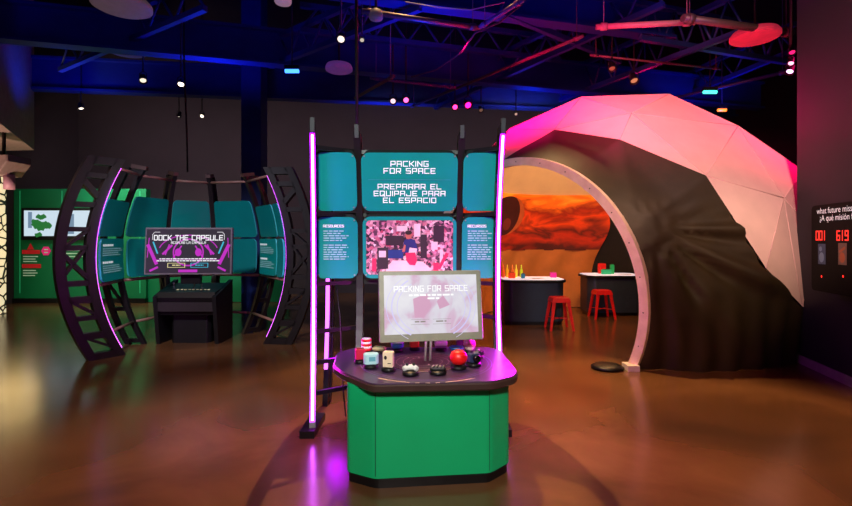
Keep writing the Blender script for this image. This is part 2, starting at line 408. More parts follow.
# ------------------------------------------------------------------ tower exhibit in the centre
TW = RibWall([(-.925, 3.9, -.2, 1), (-.60, 4.14, -.06, 1), (.315, 4.16, 0, 1), (.635, 3.93, .02, 1)], .36, 1.28)
TP = RibWall([(-.985, 4.12, -.2, 1), (-.60, 4.14, -.06, 1), (.315, 4.16, 0, 1), (.68, 4.14, .02, 1)], .36, 1.28)   # the panels hang on a flatter curve
tw = thing('panel_tower', 'tall black ribbed stand with teal panels and violet neon edges behind the central table', 'display stand', (-.14, 4.2, 0))
for i in range(4):
    big = i in (0, 3)
    mb = truss_plate(TW, i, 0, 2.56 if big else 2.54, .2, .05 if big else .06, .045, [(f, .05) for f in (.02, .2, .36, .52, .68, .84, .985)], [(.2, .36, .04), (.52, .36, .04), (.68, .84, .04)])
    rb = mb.build('rib', M_black, tw)
    cp = MB().bar(TW.pt(i, 2.56, .04)+V((0, 0, -.07)), TW.pt(i, 2.6, .04), .035, .06); cp.build('rib_cap', mat('grey_cap', (46, 42, 50), .5), rb)
    if big:
        sd = .0
        strip_tube(TW, i, .12, 2.46, -.03, .0095).build('neon_tube', M_neon, rb)
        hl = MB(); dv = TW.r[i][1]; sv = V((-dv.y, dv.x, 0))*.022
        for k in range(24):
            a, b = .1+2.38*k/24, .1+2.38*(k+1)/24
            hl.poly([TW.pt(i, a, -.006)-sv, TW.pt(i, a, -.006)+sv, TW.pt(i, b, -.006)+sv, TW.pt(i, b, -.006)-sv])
        hl.build('neon_halo', M_halo, rb)  # glowing ribbon added behind the tube to imitate its halo
        ft = MB().box(TW.pt(i, .03, .16), (.12, .42, .06)); ft.build('foot', M_black, rb)
for z, a, b in ((.28, 0, 1), (.52, 0, 1), (.78, 0, 1), (.28, 2, 3), (.55, 2, 3), (.9, 2, 3), (1.2, 0, 3), (1.835, 0, 3), (2.39, 0, 3), (.45, 1, 2)):
    mb = MB(); js = list(range(a, b+1))
    for u, w in zip(js[:-1], js[1:]): mb.bar(TW.pt(u, z, .09), TW.pt(w, z, .09), .03, .035)
    mb.build('crossbar', M_black, tw)
rnd = random.Random(3)
def shelf_lines(name, txt, wall, i, j, zc, par):
    f = wall.fn(i, j, .5, zc, -.052); m2 = MB(); m2.use(0)
    stroke_text(m2, txt, -.115, .20, .021, f, 1.0, 'l', .88)
    m2.use(1)
    for k in range(13):
        if k in (5,): continue
        lines_text(m2, -.115, rnd.uniform(.06, .12), .15-k*.0215, .009, f, rnd)
    return m2.build('lettering', [M_white, M_grey_t], par)
specs = [(0, 1, .06, .97, 1.865, 2.365, 'blank'), (1, 2, .035, .965, 1.865, 2.365, 'title'), (2, 3, .05, .98, 1.865, 2.365, 'blank'),
         (0, 1, .06, .97, 1.245, 1.81, 'RESOURCES'), (1, 2, .035, .965, 1.245, 1.815, 'photo'), (2, 3, .05, .98, 1.245, 1.81, 'RECURSOS')]
for i, j, t0, t1, z0, z1, kind in specs:
    bk = TP.panel(i, j, t0+.02, t1-.02, z0+.02, z1+.03, .06, .0, .03); bp = bk.build('backing_plate', M_black2, tw)
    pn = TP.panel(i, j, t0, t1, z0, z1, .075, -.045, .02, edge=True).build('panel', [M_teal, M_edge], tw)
    zc = (z0+z1)/2; f = TP.fn(i, j, (t0+t1)/2, zc, -.052)
    if kind == 'title':
        m2 = MB()
        for txt, y, h in (('PACKING', .158, .04), ('FOR SPACE', .099, .04), ('PREPARAR EL', -.035, .04), ('EQUIPAJE PARA', -.095, .04), ('EL ESPACIO', -.155, .04)):
            stroke_text(m2, txt, 0, y, h, f, .95, 'c', 1.17)
        m2.build('lettering', M_white, pn)
        m3 = MB(); rect(m3, -.37, .022, .37, .026, f); m3.build('divider_line', mat('pale_teal_line', (70, 160, 168), .5), pn)
    elif kind in ('RESOURCES', 'RECURSOS'):
        shelf_lines('lettering', kind, TP, i, j, zc, pn)
    elif kind == 'photo':
        m2 = MB(); m2.use(0)
        # rounded picture with grid so it follows the panel
        m2 = TP.panel(i, j, t0+.035, t1-.035, z0+.035, z1-.035, .04, -.05, .004, m2)
        g = TP.fn(i, j, .5, zc, -.054)
        g2 = TP.fn(i, j, .5, zc, -.057)
        g3 = TP.fn(i, j, .5, zc, -.060)
        m2.use(1); m2.poly([g(-.22, -.235), g(.2, -.235), g(.2, -.2), g(.12, -.13), (g(0, -.12)), g(-.15, -.12), g(-.22, -.18)])   # pale bags
        m2.use(2); rect(m2, -.2, -.1, -.06, -.02, g)                                                                          # blue box
        m2.use(5); rect(m2, -.30, -.2, -.2, .0, g); rect(m2, -.22, .02, -.06, .11, g); rect(m2, .1, -.1, .16, .12, g); rect(m2, .22, .05, .32, .2, g)
        m2.use(1); rect(m2, -.12, .15, -.02, .2, g); rect(m2, -.285, -.09, -.22, -.03, g2); rect(m2, .04, .1, .1, .22, g); rect(m2, .2, -.02, .26, .06, g); rect(m2, .28, -.2, .31, -.02, g)
        m2.use(6); m2.poly([g2(-.07, -.04), g2(-.05, .07), g2(.0, .085), g2(.05, .07), g2(.08, -.03), g2(.04, -.05), g2(-.03, -.06)])  # dark blue shirt
        m2.use(3); m2.poly([g3(-.04, -.05), g3(.05, -.04), g3(.07, -.12), g3(.05, -.165), g3(.0, -.16), g3(-.03, -.12)])               # crimson trousers
        m2.use(4); disc(m2, -.01, .112, .03, .038, g2); m2.poly([g3(-.07, -.04), g3(-.05, .03), g3(-.035, .02), g3(-.045, -.04)])
        m2.use(7); disc(m2, -.01, .138, .032, .02, g3, 14)
        m2.use(1); m2.poly([g3(-.01, -.05), g3(.06, -.06), g3(.07, -.01), g3(.0, .0)])
        m2.use(3); rect(m2, .22, -.23, .27, -.14, g); rect(m2, -.35, -.22, -.31, -.1, g); line(m2, .27, -.2, .35, -.05, .03, g2)
        m2.build('photo_print', [M_print, mat('print_pale', (244, 196, 204), .5, emit=(244, 196, 204), es=.12), mat('print_blue', (24, 44, 120), .5), mat('print_crimson', (214, 20, 84), .5, emit=(214, 20, 84), es=.15),
                 mat('print_skin', (196, 104, 92), .5), mat('print_dark', (52, 26, 44), .5), mat('print_navy', (36, 30, 110), .5), mat('print_hair', (44, 22, 26), .5)], pn)
    wid = (TP.pt(j, zc)-TP.pt(i, zc)).length*(t1-t0)/2-.03
    for sx in (-1, 1):
        for sy in (-1, 1):
            m4 = MB(); disc(m4, sx*wid, sy*((z1-z0)/2-.03), .008, .008, f, 10); m4.build('screw_head', M_steel, pn)
# back row of the tower with its own violet tube, seen through the gap on the left
TB = RibWall([(-.96, 4.75, -.1, -1)], -.12, 1.28)
mb = truss_plate(TB, 0, 0, 2.3, .14, .05, .045, [(f, .04) for f in (.02, .3, .6, .98)], [(.3, .6, .03)])
rb = mb.build('rear_rib', M_black, tw)
strip_tube(TB, 0, .35, 1.22, .16, .018).build('neon_tube', M_neon2, rb)
mb = MB().tube([TW.pt(0, 1.2, .1)+V((.2, .02, 0)), TW.pt(0, .9, .1)+V((.23, .03, 0)), TW.pt(0, .3, .1)+V((.26, .0, 0)), (-.72, 4.3, .02)], .006, 6)
mb.build('power_cable', M_black, tw)

# ------------------------------------------------------------------ activity table in the centre
TC = V((.0, 3.55, 0)); YAW = math.radians(5.5); RZ = Matrix.Rotation(YAW, 3, 'Z')
tf = lambda p: TC+RZ @ V(p)
kt = thing('activity_table', 'green activity table with black top, turntable ring and tilted screen in the centre', 'interactive table', TC)
kt_top = .70
OB = [(-.33, 3.08), (.425, 3.16), (.575, 3.31), (.56, 3.97), (-.58, 3.94), (-.525, 3.18)]
OT = [(-.345, 2.995), (.425, 3.05), (.59, 3.17), (.635, 3.3), (.62, 3.92), (.53, 4.05), (-.6, 4.03), (-.72, 3.84), (-.67, 3.44), (-.58, 3.28)]
shrink = lambda ol, k: [(.0+(x-0)*k, 3.55+(y-3.55)*k) for x, y in ol]
MB().prism(soft(shrink(OB, .98), .03), 0, .08).build('plinth', M_black, kt)
bd = MB().prism(soft(OB, .035), 0.066, .65); bd.build('cabinet_body', M_green, kt)
mb = MB()
for p, q in (((-.33, 3.08), (.425, 3.16)),):
    for e in (p, q):
        mb = MB().box((e[0]*.985, e[1]+.006, .36), (.006, .006, .56)); mb.build('panel_seam', mat('dark_green_seam', (0, 92, 56), .5), kt)
ol = soft(OT, .05); tp = MB()
tp.use(1).prism(ol, .642, .694, None, .01)
tp.use(0).prism(shrink(ol, .988), .69, kt_top, None, .004)
top = tp.build('tabletop', [M_dark_top, M_rim], kt)
RC = V((.0, -.01, 0))
ring = MB()
fr = lambda x, y: tf((RC.x+x, RC.y+y, kt_top+.002))
ring.use(0)
for rr, w in ((.48, .006), (.455, .004)): arc(ring, 0, 0, rr, rr, 0, 2*math.pi, w, fr, 64)
ring.use(1); arc(ring, 0, 0, .52, .52, math.radians(228), math.radians(250), .012, fr, 14); arc(ring, 0, 0, .52, .52, math.radians(278), math.radians(300), .012, fr, 14)
for k in range(10): arc(ring, 0, 0, .525, .525, math.radians(236+k*7), math.radians(239+k*7), .008, fr, 3)
ring.build('printed_ring', [mat('violet_print', (120, 90, 170), .4), mat('pale_print', (226, 196, 170), .5)], top)
tt = MB(); tt.lathe([(0, kt_top+.0005), (.27, kt_top+.0005), (.27, kt_top+.003), (.265, kt_top+.0035), (0, kt_top+.0035)], tf((RC.x, RC.y, 0)), 48)
tt.build('turntable', mat('dark_maroon_disc', (64, 24, 40), .35), kt)
dt = MB(); fd = lambda x, y: tf((RC.x+x, RC.y+y, kt_top+.0045))
for k in range(9):
    a = rnd.uniform(0, 6.28); r_ = rnd.uniform(.08, .25); disc(dt, r_*math.cos(a), r_*math.sin(a), .007, .007, fd, 8)
for rr in (.12, .17, .22, .265): arc(dt, 0, 0, rr, rr, 0, 6.283, .002, fd, 40)
dt.build('star_print', mat('star_dots', (220, 170, 170), .5, emit=(220, 170, 170), es=.2), kt)
# screen post and tilted monitor
sc_c = W(431.5, 305.5, 3.6); TILT = math.radians(9); SY = math.radians(10)
sux = V((math.cos(SY), math.sin(SY), 0)); sn0 = V((math.sin(SY), -math.cos(SY), 0))
suy = (V((0, 0, 1))*math.cos(TILT)-sn0*math.sin(TILT)).normalized()
pb = W(427, 364, 3.5); 
post = MB()
for s in (-.018, .018):
    a = tf((.01+s, -.02, kt_top+.012)); b = sc_c+sux*(s-.01)-suy*.1+sux.cross(suy)*-.045
    post.tube([a, a.lerp(b, .5), b], .0095, 8)
post.build('screen_post', M_steel, kt)
sf = plane_fn(sc_c, sux, suy)
mon = MB(); hw, hh = .392, .262
stf = lambda p: sf(p.x, p.y, p.z)
mon.prism(rrect(hw*2, hh*2, .012, 3), -.045, 0, stf, .004)
mn = mon.build('monitor', M_frame, kt)
ds = MB(); ds.prism(rrect(.71, .436, .004, 2), -.005, .003, lambda p: sf(p.x-.0, p.y+.012, p.z)); dsp = ds.build('display', M_screen, mn)
gx = MB(); s5 = plane_fn(sc_c+suy*.012, sux, suy, .0045)
gx.use(1)
for rr, w in ((.30, .01), (.26, .005), (.34, .004)): arc(gx, 0, -.02, rr, rr*.8, math.radians(125), math.radians(238), w, s5, 26); arc(gx, 0, -.02, rr, rr*.8, math.radians(-58), math.radians(55), w, s5, 26)
gx.use(2); gx.poly([s5(-.13, -.1), s5(-.14, .04), s5(-.03, .08), s5(.0, -.02), s5(-.06, -.1)]); gx.poly([s5(.04, .02), s5(.09, .06), s5(.14, -.01), s5(.06, -.04)])
s6 = plane_fn(sc_c+suy*.012, sux, suy, .006)
gx.use(0); stroke_text(gx, 'PACKING FOR SPACE', 0, .115, .04, s6, .75, 'c', .78); 
for k, (a, b) in enumerate(((-.17, .17), (-.03, .06))): lines_text(gx, a, b, .06-k*.025, .013, s6, rnd)
gx.use(3)
for x in (-.09, .075):
    for q in ((-.07, -.02, .07, -.018), (-.07, .016, .07, .018)): rect(gx, x+q[0], -.13+q[1], x+q[2], -.13+q[3], s6)
lines_text(gx, -.13, -.05, -.134, .01, s6, rnd); lines_text(gx, .03, .11, -.134, .01, s6, rnd)
gx.build('screen_graphics', [emis('screen_white', (255, 255, 255), 1.0), emis('screen_lilac', (214, 206, 250), .9), emis('screen_pink', (226, 168, 204), .8), emis('screen_grey', (168, 158, 150), .6)], mn)

# objects to pack, each standing on its own black puck on the turntable ring
def puck(root, p, r):
    c = V((p.x, p.y, kt_top+.0))
    MB().lathe([(r*.98, 0.005), (r, .008), (r, .02), (r*.9, .026), (r*.55, .026), (r*.5, .03), (0, .03)], c, 24).build('puck', M_black, root)
    return c+V((0, 0, .03))
def item(name, px, py, label, cat, r=.05):
    d = F0*(HC-kt_top)/(py-HY); p = V(((px-CX)/F0*d, d, kt_top))
    root = thing(name, label, cat, p, 'things to pack on the turntable ring')
    return root, puck(root, p, r)
def rotz(a): return Matrix.Rotation(math.radians(a), 3, 'Z')
W_ = mat('item_white', (226, 226, 224), .5); BL = mat('item_black', (20, 20, 24), .4)
r_, c = item('striped_tin', 366.5, 354, 'red and white striped tin at the back left of the ring', 'tin', .045)
for k in range(5): MB().lathe([(.038, .018*k), (.04, .018*k+.003), (.04, .018*k+.016), (.038, .018*k+.018)], c, 20).build('band', M_red if k % 2 == 0 else W_, r_)
MB().lathe([(.036, .09), (.036, .096), (0, .097)], c, 20).build('lid', W_, r_)
r_, c = item('red_box', 360, 363, 'magenta red box at the far left of the ring', 'box', .042)
MB().prism(soft([(-.035, -.025), (.035, -.025), (.035, .025), (-.035, .025)], .008), 0, .075, lambda p: c+rotz(20) @ p, .004).build('carton', mat('magenta_red', (196, 20, 60), .5), r_)
MB().box(c+V((0, 0, .078)), (.05, .03, .006), rotz(20)).build('lid', mat('dark_red', (120, 12, 36), .5), r_)
r_, c = item('food_packet', 379.5, 354, 'flat tan and green food packet at the back left', 'packet', .045)
MB().prism(soft([(-.055, -.03), (.055, -.03), (.05, .03), (-.05, .03)], .012), 0, .028, lambda p: c+rotz(-8) @ p, .01).build('pouch', mat('tan_packet', (170, 150, 110), .5), r_)
MB().box(c+V((0, -.012, .03)), (.05, .02, .003), rotz(-8)).build('printed_label', mat('green_label', (70, 110, 60), .5), r_)
r_, c = item('blue_tub', 397.5, 351.5, 'round blue tub with a pale lid at the back of the ring', 'tub', .048)
MB().lathe([(.042, 0), (.052, .012), (.054, .035), (.05, .042)], c, 24).build('bowl', mat('item_blue', (36, 110, 160), .4), r_)
MB().lathe([(.053, .042), (.055, .05), (.048, .058), (0, .06)], c, 24).build('lid', mat('pale_blue', (180, 214, 222), .45), r_)
r_, c = item('red_cube', 414.5, 350.5, 'small bright red cube left of the screen post', 'block', .042)
MB().prism(rrect(.075, .06, .01, 3), 0, .06, lambda p: c+p, .006).build('cube', mat('item_red', (230, 16, 14), .4), r_)
MB().box(c+V((0, 0, .061)), (.03, .03, .004)).build('button', mat('dark_red', (120, 12, 36), .5), r_)
r_, c = item('ice_blue_box', 371, 368, 'pale ice blue box at the front left of the ring', 'box', .052)
MB().prism(soft(chamf(.105, .07, .018), .006), 0, .075, lambda p: c+rotz(12) @ p, .006).build('carton', mat('ice_blue', (170, 214, 224), .45), r_)
MB().box(c+rotz(12) @ V((.005, -.036, .04)), (.045, .003, .03), rotz(12)).build('printed_label', mat('print_aqua', (90, 160, 180), .5), r_)
r_, c = item('beige_carton', 388.5, 371, 'upright beige carton with a dark mark at the front left', 'carton', .05)
MB().prism(rrect(.072, .05, .006, 2), 0, .105, lambda p: c+rotz(-10) @ p, .004).build('carton', mat('beige_card', (222, 200, 172), .6), r_)
mb = MB(); f = plane_fn(c+rotz(-10) @ V((0, -.0262, .055)), rotz(-10) @ V((1, 0, 0)), (0, 0, 1)); disc(mb, -.015, .012, .01, .014, f, 12); rect(mb, .0, -.03, .024, -.024, f); mb.build('printed_mark', BL, r_)
r_, c = item('game_controller', 410.5, 375, 'white and black hand controller at the front of the ring', 'controller', .055)
MB().tube([c+V((-.045, -.01, .012)), c+V((-.025, .008, .02)), c+V((.025, .008, .02)), c+V((.045, -.01, .012))], [.016, .02, .02, .016], 12).build('shell', W_, r_)
for s in (-1, 1): MB().lathe([(.011, 0), (.011, .012), (.007, .016), (0, .016)], c+V((s*.022, .004, .034)), 12).build('thumb_stick', BL, r_)
r_, c = item('silver_tray', 438, 374, 'low silver and black tray of tools at the front of the ring', 'tray', .058)
MB().prism(soft(chamf(.11, .06, .015), .006), 0, .014, lambda p: c+p, .003).build('tray', BL, r_)
for k in range(4): MB().tube([c+V((-.04+k*.024, -.018, .02)), c+V((-.03+k*.024, .02, .022))], .006, 8).build('tool', M_steel, r_)
r_, c = item('red_ball', 458.5, 369, 'big round bright red ball at the front right of the ring', 'ball', .055)
MB().lathe([(.012, 0), (.042, .01), (.06, .035), (.062, .06), (.05, .088), (.025, .103), (.008, .1), (0, .097)], c, 28).build('ball', mat('item_red', (230, 16, 14), .4), r_)
mb = MB()
for k in range(5):
    a = k*1.257; mb.poly([c+V((0, 0, .103)), c+V((.022*math.cos(a-.3), .022*math.sin(a-.3), .106)), c+V((.034*math.cos(a), .034*math.sin(a), .104)), c+V((.022*math.cos(a+.3), .022*math.sin(a+.3), .106))])
mb.build('leaf_star', mat('item_darkred', (150, 20, 16), .5), r_)
r_, c = item('camera', 473.5, 366, 'dark navy camera with a round lens at the right of the ring', 'camera', .055)
MB().prism(rrect(.09, .055, .012, 3), 0, .06, lambda p: c+rotz(30) @ p, .006).build('camera_body', mat('navy_item', (34, 44, 76), .4), r_)
rl = Matrix.Rotation(math.radians(90), 3, 'X'); MB().lathe([(.026, 0), (.026, .03), (.02, .034), (0, .03)], c+rotz(30) @ V((0, -.026, .03)), 18, rotz(30) @ rl).build('lens', M_darkwin, r_)
MB().box(c+rotz(30) @ V((.02, 0, .064)), (.03, .02, .012), rotz(30)).build('shutter_block', mat('grey_item', (130, 120, 130), .4), r_)
r_, c = item('toy_helmet', 469.5, 353.5, 'rounded cream white helmet shape at the back right', 'helmet', .045)
MB().lathe([(.026, 0), (.036, .012), (.046, .04), (.044, .07), (.03, .09), (0, .098)], c, 24).build('dome_cap', mat('cream_item', (238, 214, 190), .5), r_)
mb = MB(); mb.lathe([(.0465, .03), (.0485, .045), (.0455, .06)], c, 24); mb.build('visor_band', mat('rose_item', (190, 140, 130), .4), r_)
r_, c = item('gear_wheel', 478, 358.5, 'black toothed gear lying at the right end of the ring', 'gear', .042)
gp = []
for k in range(24):
    a = k/24*2*math.pi; q = .045 if (k//2) % 2 == 0 else .034; gp.append((q*math.cos(a), q*math.sin(a)))
MB().prism(gp, 0, .03, lambda p: c+p, .003).build('gear', BL, r_)
MB().lathe([(.012, .03), (.012, .04), (0, .041)], c, 14).build('hub', M_steel, r_)
r_, c = item('blue_dish', 456.5, 354, 'shallow blue dish at the back right of the ring', 'dish', .048)
MB().lathe([(.03, 0), (.05, .01), (.06, .026), (.056, .028), (.04, .014), (0, .012)], c, 24).build('bowl', mat('item_blue2', (34, 90, 150), .35), r_)
MB().lathe([(.03, .0), (.031, .008), (.0, .008)], c+V((0, 0, .012)), 16).build('centre_pad', mat('navy_item', (34, 44, 76), .4), r_)
r_, c = item('pale_drawer_box', 441, 351, 'pale box with a violet underside right of the screen post', 'box', .046)
MB().prism(rrect(.1, .06, .008, 2), 0, .02, lambda p: c+p).build('base_tray', mat('violet_item', (130, 70, 140), .4), r_)
MB().prism(rrect(.104, .064, .008, 2), .02, .05, lambda p: c+p, .005).build('lid', W_, r_)

# ------------------------------------------------------------------ docking exhibit, left
DK = RibWall([(-4.22, 6.72, -.58, -.81), (-4.32, 7.42, -1, -.1), (-4.18, 8.02, -.75, .66), (-3.77, 8.3, -.15, .99), (-3.12, 8.15, .6, .8), (-2.5, 7.42, .97, -.1)], .37, 1.36)
dk = thing('capsule_frame', 'ring of black curved truss ribs carrying teal panels around the dark console', 'display stand', (-3.4, 7.3, 0))
HB = [(.015, .09), (.11, .07), (.2, .06), (.36, .06), (.45, .05), (.585, .06), (.7, .06), (.9, .07), (.985, .1)]
DB = [(.2, .28, .06), (.28, .36, .0), (.36, .48, .08), (.6, .47, .08), (.585, .7, .05), (.74, .84, .08)]
HB0 = [(.015, .1), (.12, .09), (.21, .06), (.3, .09), (.38, .07), (.55, .07), (.64, .06), (.76, .07), (.905, .07), (.98, .11)]
DB0 = [(.4, .52, .08), (.56, .42, .06), (.05, .12, .05), (.22, .3, .05), (.8, .88, .08), (.64, .55, .05)]
for i in range(6):
    big = i in (0, 5); z1 = 2.72
    mb = truss_plate(DK, i, 0, z1, .45 if big else .3, .1 if big else .07, .115 if big else .07, HB0 if big else [(f, .06) for f in (.02, .2, .36, .5, .65, .8, .975)], DB0 if big else [(.2, .36, .05), (.5, .36, .05), (.65, .8, .05)])
    rb = mb.build('rib', M_truss, dk)
    if big:
        sg = 1 if i == 0 else -1
        strip_tube(DK, i, .1, 2.6, -.012, .011).build('neon_tube', M_neon2, rb)
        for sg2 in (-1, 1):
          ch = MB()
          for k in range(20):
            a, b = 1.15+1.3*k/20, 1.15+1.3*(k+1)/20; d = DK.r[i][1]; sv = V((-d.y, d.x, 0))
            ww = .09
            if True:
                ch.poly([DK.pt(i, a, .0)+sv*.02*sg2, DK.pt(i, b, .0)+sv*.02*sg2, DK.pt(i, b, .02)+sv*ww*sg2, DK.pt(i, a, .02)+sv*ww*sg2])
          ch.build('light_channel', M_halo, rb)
    else:
        d = DK.r[i][1]
        a, b = DK.pt(i, z1-.02, -.02), DK.pt(i, z1+.02, .22)
        MB().bar(a, b, .08, .06).build('rib_cap', mat('brown_cap', (84, 58, 54), .5), rb)
mr = mat('brown_rail', (150, 108, 94), .4)
for z, r in ((2.6, .022), (.98, .024), (.34, .022)):
    mb = MB()
    for a in range(5): mb.tube([DK.pt(a, z, .03), DK.pt(a+1, z, .03)], r, 8)
    mb.build('rail', mr, dk)
for a in range(5):
    for row, (z0, z1) in enumerate(((1.02, 1.62), (1.65, 2.17 if a in (0, 4) else 2.28))):
        if row == 0 and a == 2: pass
        off = -.05 if row == 0 else -.02
        textp = row == 0 and a in (0, 4)
        if a == 4 and row == 0:
            spans = [(.05, .72, True), (.75, .97, False)]
        elif a == 4: spans = [(.05, .72, False), (.75, .97, False)]
        else: spans = [(.06, .94, textp)]
        for t0, t1, tx in spans:
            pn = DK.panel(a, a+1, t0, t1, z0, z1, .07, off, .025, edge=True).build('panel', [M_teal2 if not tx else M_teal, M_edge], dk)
            if tx:
                zc = (z0+z1)/2; f = DK.fn(a, a+1, (t0+t1)/2, zc, off-.008); m2 = MB(); wd = (DK.pt(a, zc)-DK.pt(a+1, zc)).length*(t1-t0)/2-.06
                for blk in (.22, -.02):
                    m2.use(0); lines_text(m2, -wd, -wd*.0, blk-.03, .03, f, rnd); m2.use(1)
                    for k in range(4): lines_text(m2, -wd, wd*rnd.uniform(.5, 1), blk-.07-k*.03, .014, f, rnd)
                m2.build('lettering', [M_white, M_grey_t], pn)
# lower green panels far behind belong to the wall; console stands in the ring
cn = thing('docking_console', 'black console with a wide dark screen showing magenta graphics', 'console', (-3.67, 7.66, 0))
CO = V((-3.67, 7.66, 0))
cb = MB()
cb.prism(soft(chamf(1.0, .5, .08), .03), 0, .55, lambda p: CO+V((p.x*.62, p.y*.8, p.z))); cb.build('cabinet_body', M_black2, cn)
# sloped cabinet upper: wedge wider at the top
def wedge(mb, x0, x1, prof):
    n = len(mb.v)
    for x in (x0, x1):
        for y, z in prof: mb.v.append(CO+V((x, y, z)))
    k = len(prof)
    for i in range(k): mb.face([n+i, n+(i+1) % k, n+k+(i+1) % k, n+k+i])
    mb.face([n+i for i in reversed(range(k))]); mb.face([n+k+i for i in range(k)])
w1 = MB(); wedge(w1, -.44, .44, [(-.3, .45), (-.36, .72), (-.3, .8), (.22, .9), (.22, .45)]); w1.build('sloped_desk', M_black, cn)
for x in (-.48, .42):
    w2 = MB(); wedge(w2, x, x+.06, [(-.28, 0), (-.38, .74), (.26, .95), (.26, 0)]); w2.build('side_panel', M_black2, cn)
MB().box(CO+V((0, -.338, .58)), (.84, .02, .14)).build('knee_bar', mat('charcoal_bar', (44, 36, 40), .5), cn)
for x, h in ((-.3, .07), (.02, .09), (.14, .05)):
    MB().lathe([(.02, 0), (.018, .01), (.007, .014), (.007, h), (.016, h+.005), (.014, h+.025), (0, h+.03)], CO+V((x, -.1, .832)), 12).build('joystick', M_steel, cn)
for k in range(9):
    MB().lathe([(.02, 0), (.02, .012), (0, .014)], CO+V((-.2+k*.06, -.17+.01*(k % 2), .82)), 10).build('button', mat('lit_buttons', (200, 190, 150), .5, emit=(220, 210, 160), es=.3), cn)
mc = W(188.5, 251, 7.25)
mux = V((math.cos(.05), math.sin(.05), 0)); muy = V((0, .06, 1)).normalized()
MB().bar(mc+V((0, .09, -.5)), mc+V((0, .09, .1)), .3, .06).build('screen_bracket', M_black, cn)
mf = plane_fn(mc, mux, muy)
mm = MB().prism(rrect(1.29, .71, .01, 2), -.06, 0, lambda p: mf(p.x, p.y, p.z), .005).build('monitor', mat('dim_bezel', (110, 100, 108), .45), cn)
MB().prism(rrect(1.24, .66, .004, 2), -.01, .003, lambda p: mf(p.x, p.y, p.z)).build('display', emis('dark_screen', (52, 40, 58), .55), mm)
f = plane_fn(mc, mux, muy, .006); f2 = plane_fn(mc, mux, muy, .009); gx = MB()
gx.use(0)
arc(gx, 0, -.02, .22, .2, 0, 6.283, .02, f, 30); arc(gx, 0, -.02, .44, .26, math.radians(15), math.radians(165), .014, f, 26)
for s in (-1, 1):
    line(gx, s*.6, .1, s*.46, -.2, .05, f); line(gx, s*.58, .2, s*.6, -.1, .012, f); line(gx, s*.44, -.24, s*.56, -.3, .03, f)
    line(gx, s*.1, .08, s*.22, -.1, .02, f); line(gx, s*.28, .1, s*.34, -.06, .02, f); disc(gx, s*.15, -.02, .05, .06, f, 12); line(gx, s*.38, -.05, s*.24, .09, .03, f)
rect(gx, -.5, -.13, .5, -.125, f); rect(gx, -.14, -.32, .14, -.28, f)
gx.use(1)
for s in (-1, 1): line(gx, s*.52, .14, s*.45, -.04, .022, f2)
gx.use(2); stroke_text(gx, 'DOCK THE CAPSULE', 0, .2, .07, f2, .95, 'c', .82); stroke_text(gx, 'ACOPLAR LA CAPSULA', 0, .125, .03, f2, .9, 'c', .85)
lines_text(gx, -.42, .42, -.125, .014, f2, rnd); lines_text(gx, -.46, .46, -.155, .014, f2, rnd)
for s in (-1, 1): line(gx, s*.42, .285, s*.5, .285, .006, f2); line(gx, s*.5, .285, s*.53, .25, .006, f2); line(gx, s*.53, .25, s*.53, .17, .006, f2)
def btn(x, m):
    gx.use(m)
    for q in ((-.13, -.035, .13, -.028), (-.13, .028, .13, .035), (-.13, -.035, -.12, .035), (.12, -.035, .13, .035)): rect(gx, x+q[0], -.215+q[1], x+q[2], -.215+q[3], f2)
    lines_text(gx, x-.06, x+.06, -.222, .016, f2, rnd)
btn(-.17, 3); btn(.17, 1)
gx.build('screen_graphics', [emis('scr_magenta', (200, 40, 200), .9), emis('scr_cyan', (60, 190, 220), .9), emis('scr_white', (250, 250, 255), 1.0), emis('scr_yellow', (236, 224, 160), .9)], mm)
mb = MB(); mb.tube([V((-4.0, 7.9, 9.6)), W(184, 60, 7.9), W(187, 140, 8.1), W(187.5, 172, 8.25)], .016, 6)
solo(mb, 'drop_cable', M_black, 'black cable hanging from the ceiling down to the curved ribs at left', 'cable')
mb = MB(); p0 = W(357, 118, 4.2); mb.tube([V((p0.x, p0.y, 9.6)), V((p0.x-.01, p0.y, 4.4)), V((p0.x, p0.y, 2.62))], .014, 6)
solo(mb, 'drop_cable', M_black, 'black cable hanging straight down to the teal header stand', 'cable')

# ------------------------------------------------------------------ green exhibit wall far left
GY = 12.2
gw = thing('exhibit_wall_panel', 'long green display wall with a screen and red headings, far left', 'display wall', (-7.0, GY, 0))
x0, x1 = W(14, 0, GY).x, W(146, 0, GY).x; x2 = W(288, 0, GY).x
MB().box(((x1+x2)/2, GY+.15, .74), (x2-x1, .1, 1.46)).build('low_board', M_green2, gw)
MB().box(((x0+x1)/2, GY+.1, 1.5), (x1-x0, .2, 2.8)).build('green_board', M_green2, gw)
MB().box(((x0+x1)/2, GY+.08, .06), (x1-x0, .26, .12)).build('plinth', M_black, gw)
gm = MB()
for px in (20, 62, 140): 
    x = W(px, 0, GY).x; gm.box((x, GY-.003, 1.55), (.025, .006, 2.6))
gm.build('panel_joint', mat('bright_green_line', (40, 180, 120), .5, emit=(40, 190, 120), es=.15), gw)
gf = lambda px, py: W(px, py, GY-.012)
def pxrect(mb, a, b, c, d, dd=0): mb.poly([W(a, d, GY-.012-dd), W(c, d, GY-.012-dd), W(c, b, GY-.012-dd), W(a, b, GY-.012-dd)])
fr_ = MB(); a, c2 = W(22, 240, GY-.06), W(92, 208, GY-.06); fr_.box(((a.x+c2.x)/2, GY-.04, (a.z+c2.z)/2), (c2.x-a.x, .08, c2.z-a.z)); tv = fr_.build('monitor', M_black, gw)
m2 = MB(); m2.use(0); pxrect(m2, 24, 210.5, 90, 236, .08); m2.use(1)
rr = random.Random(5)
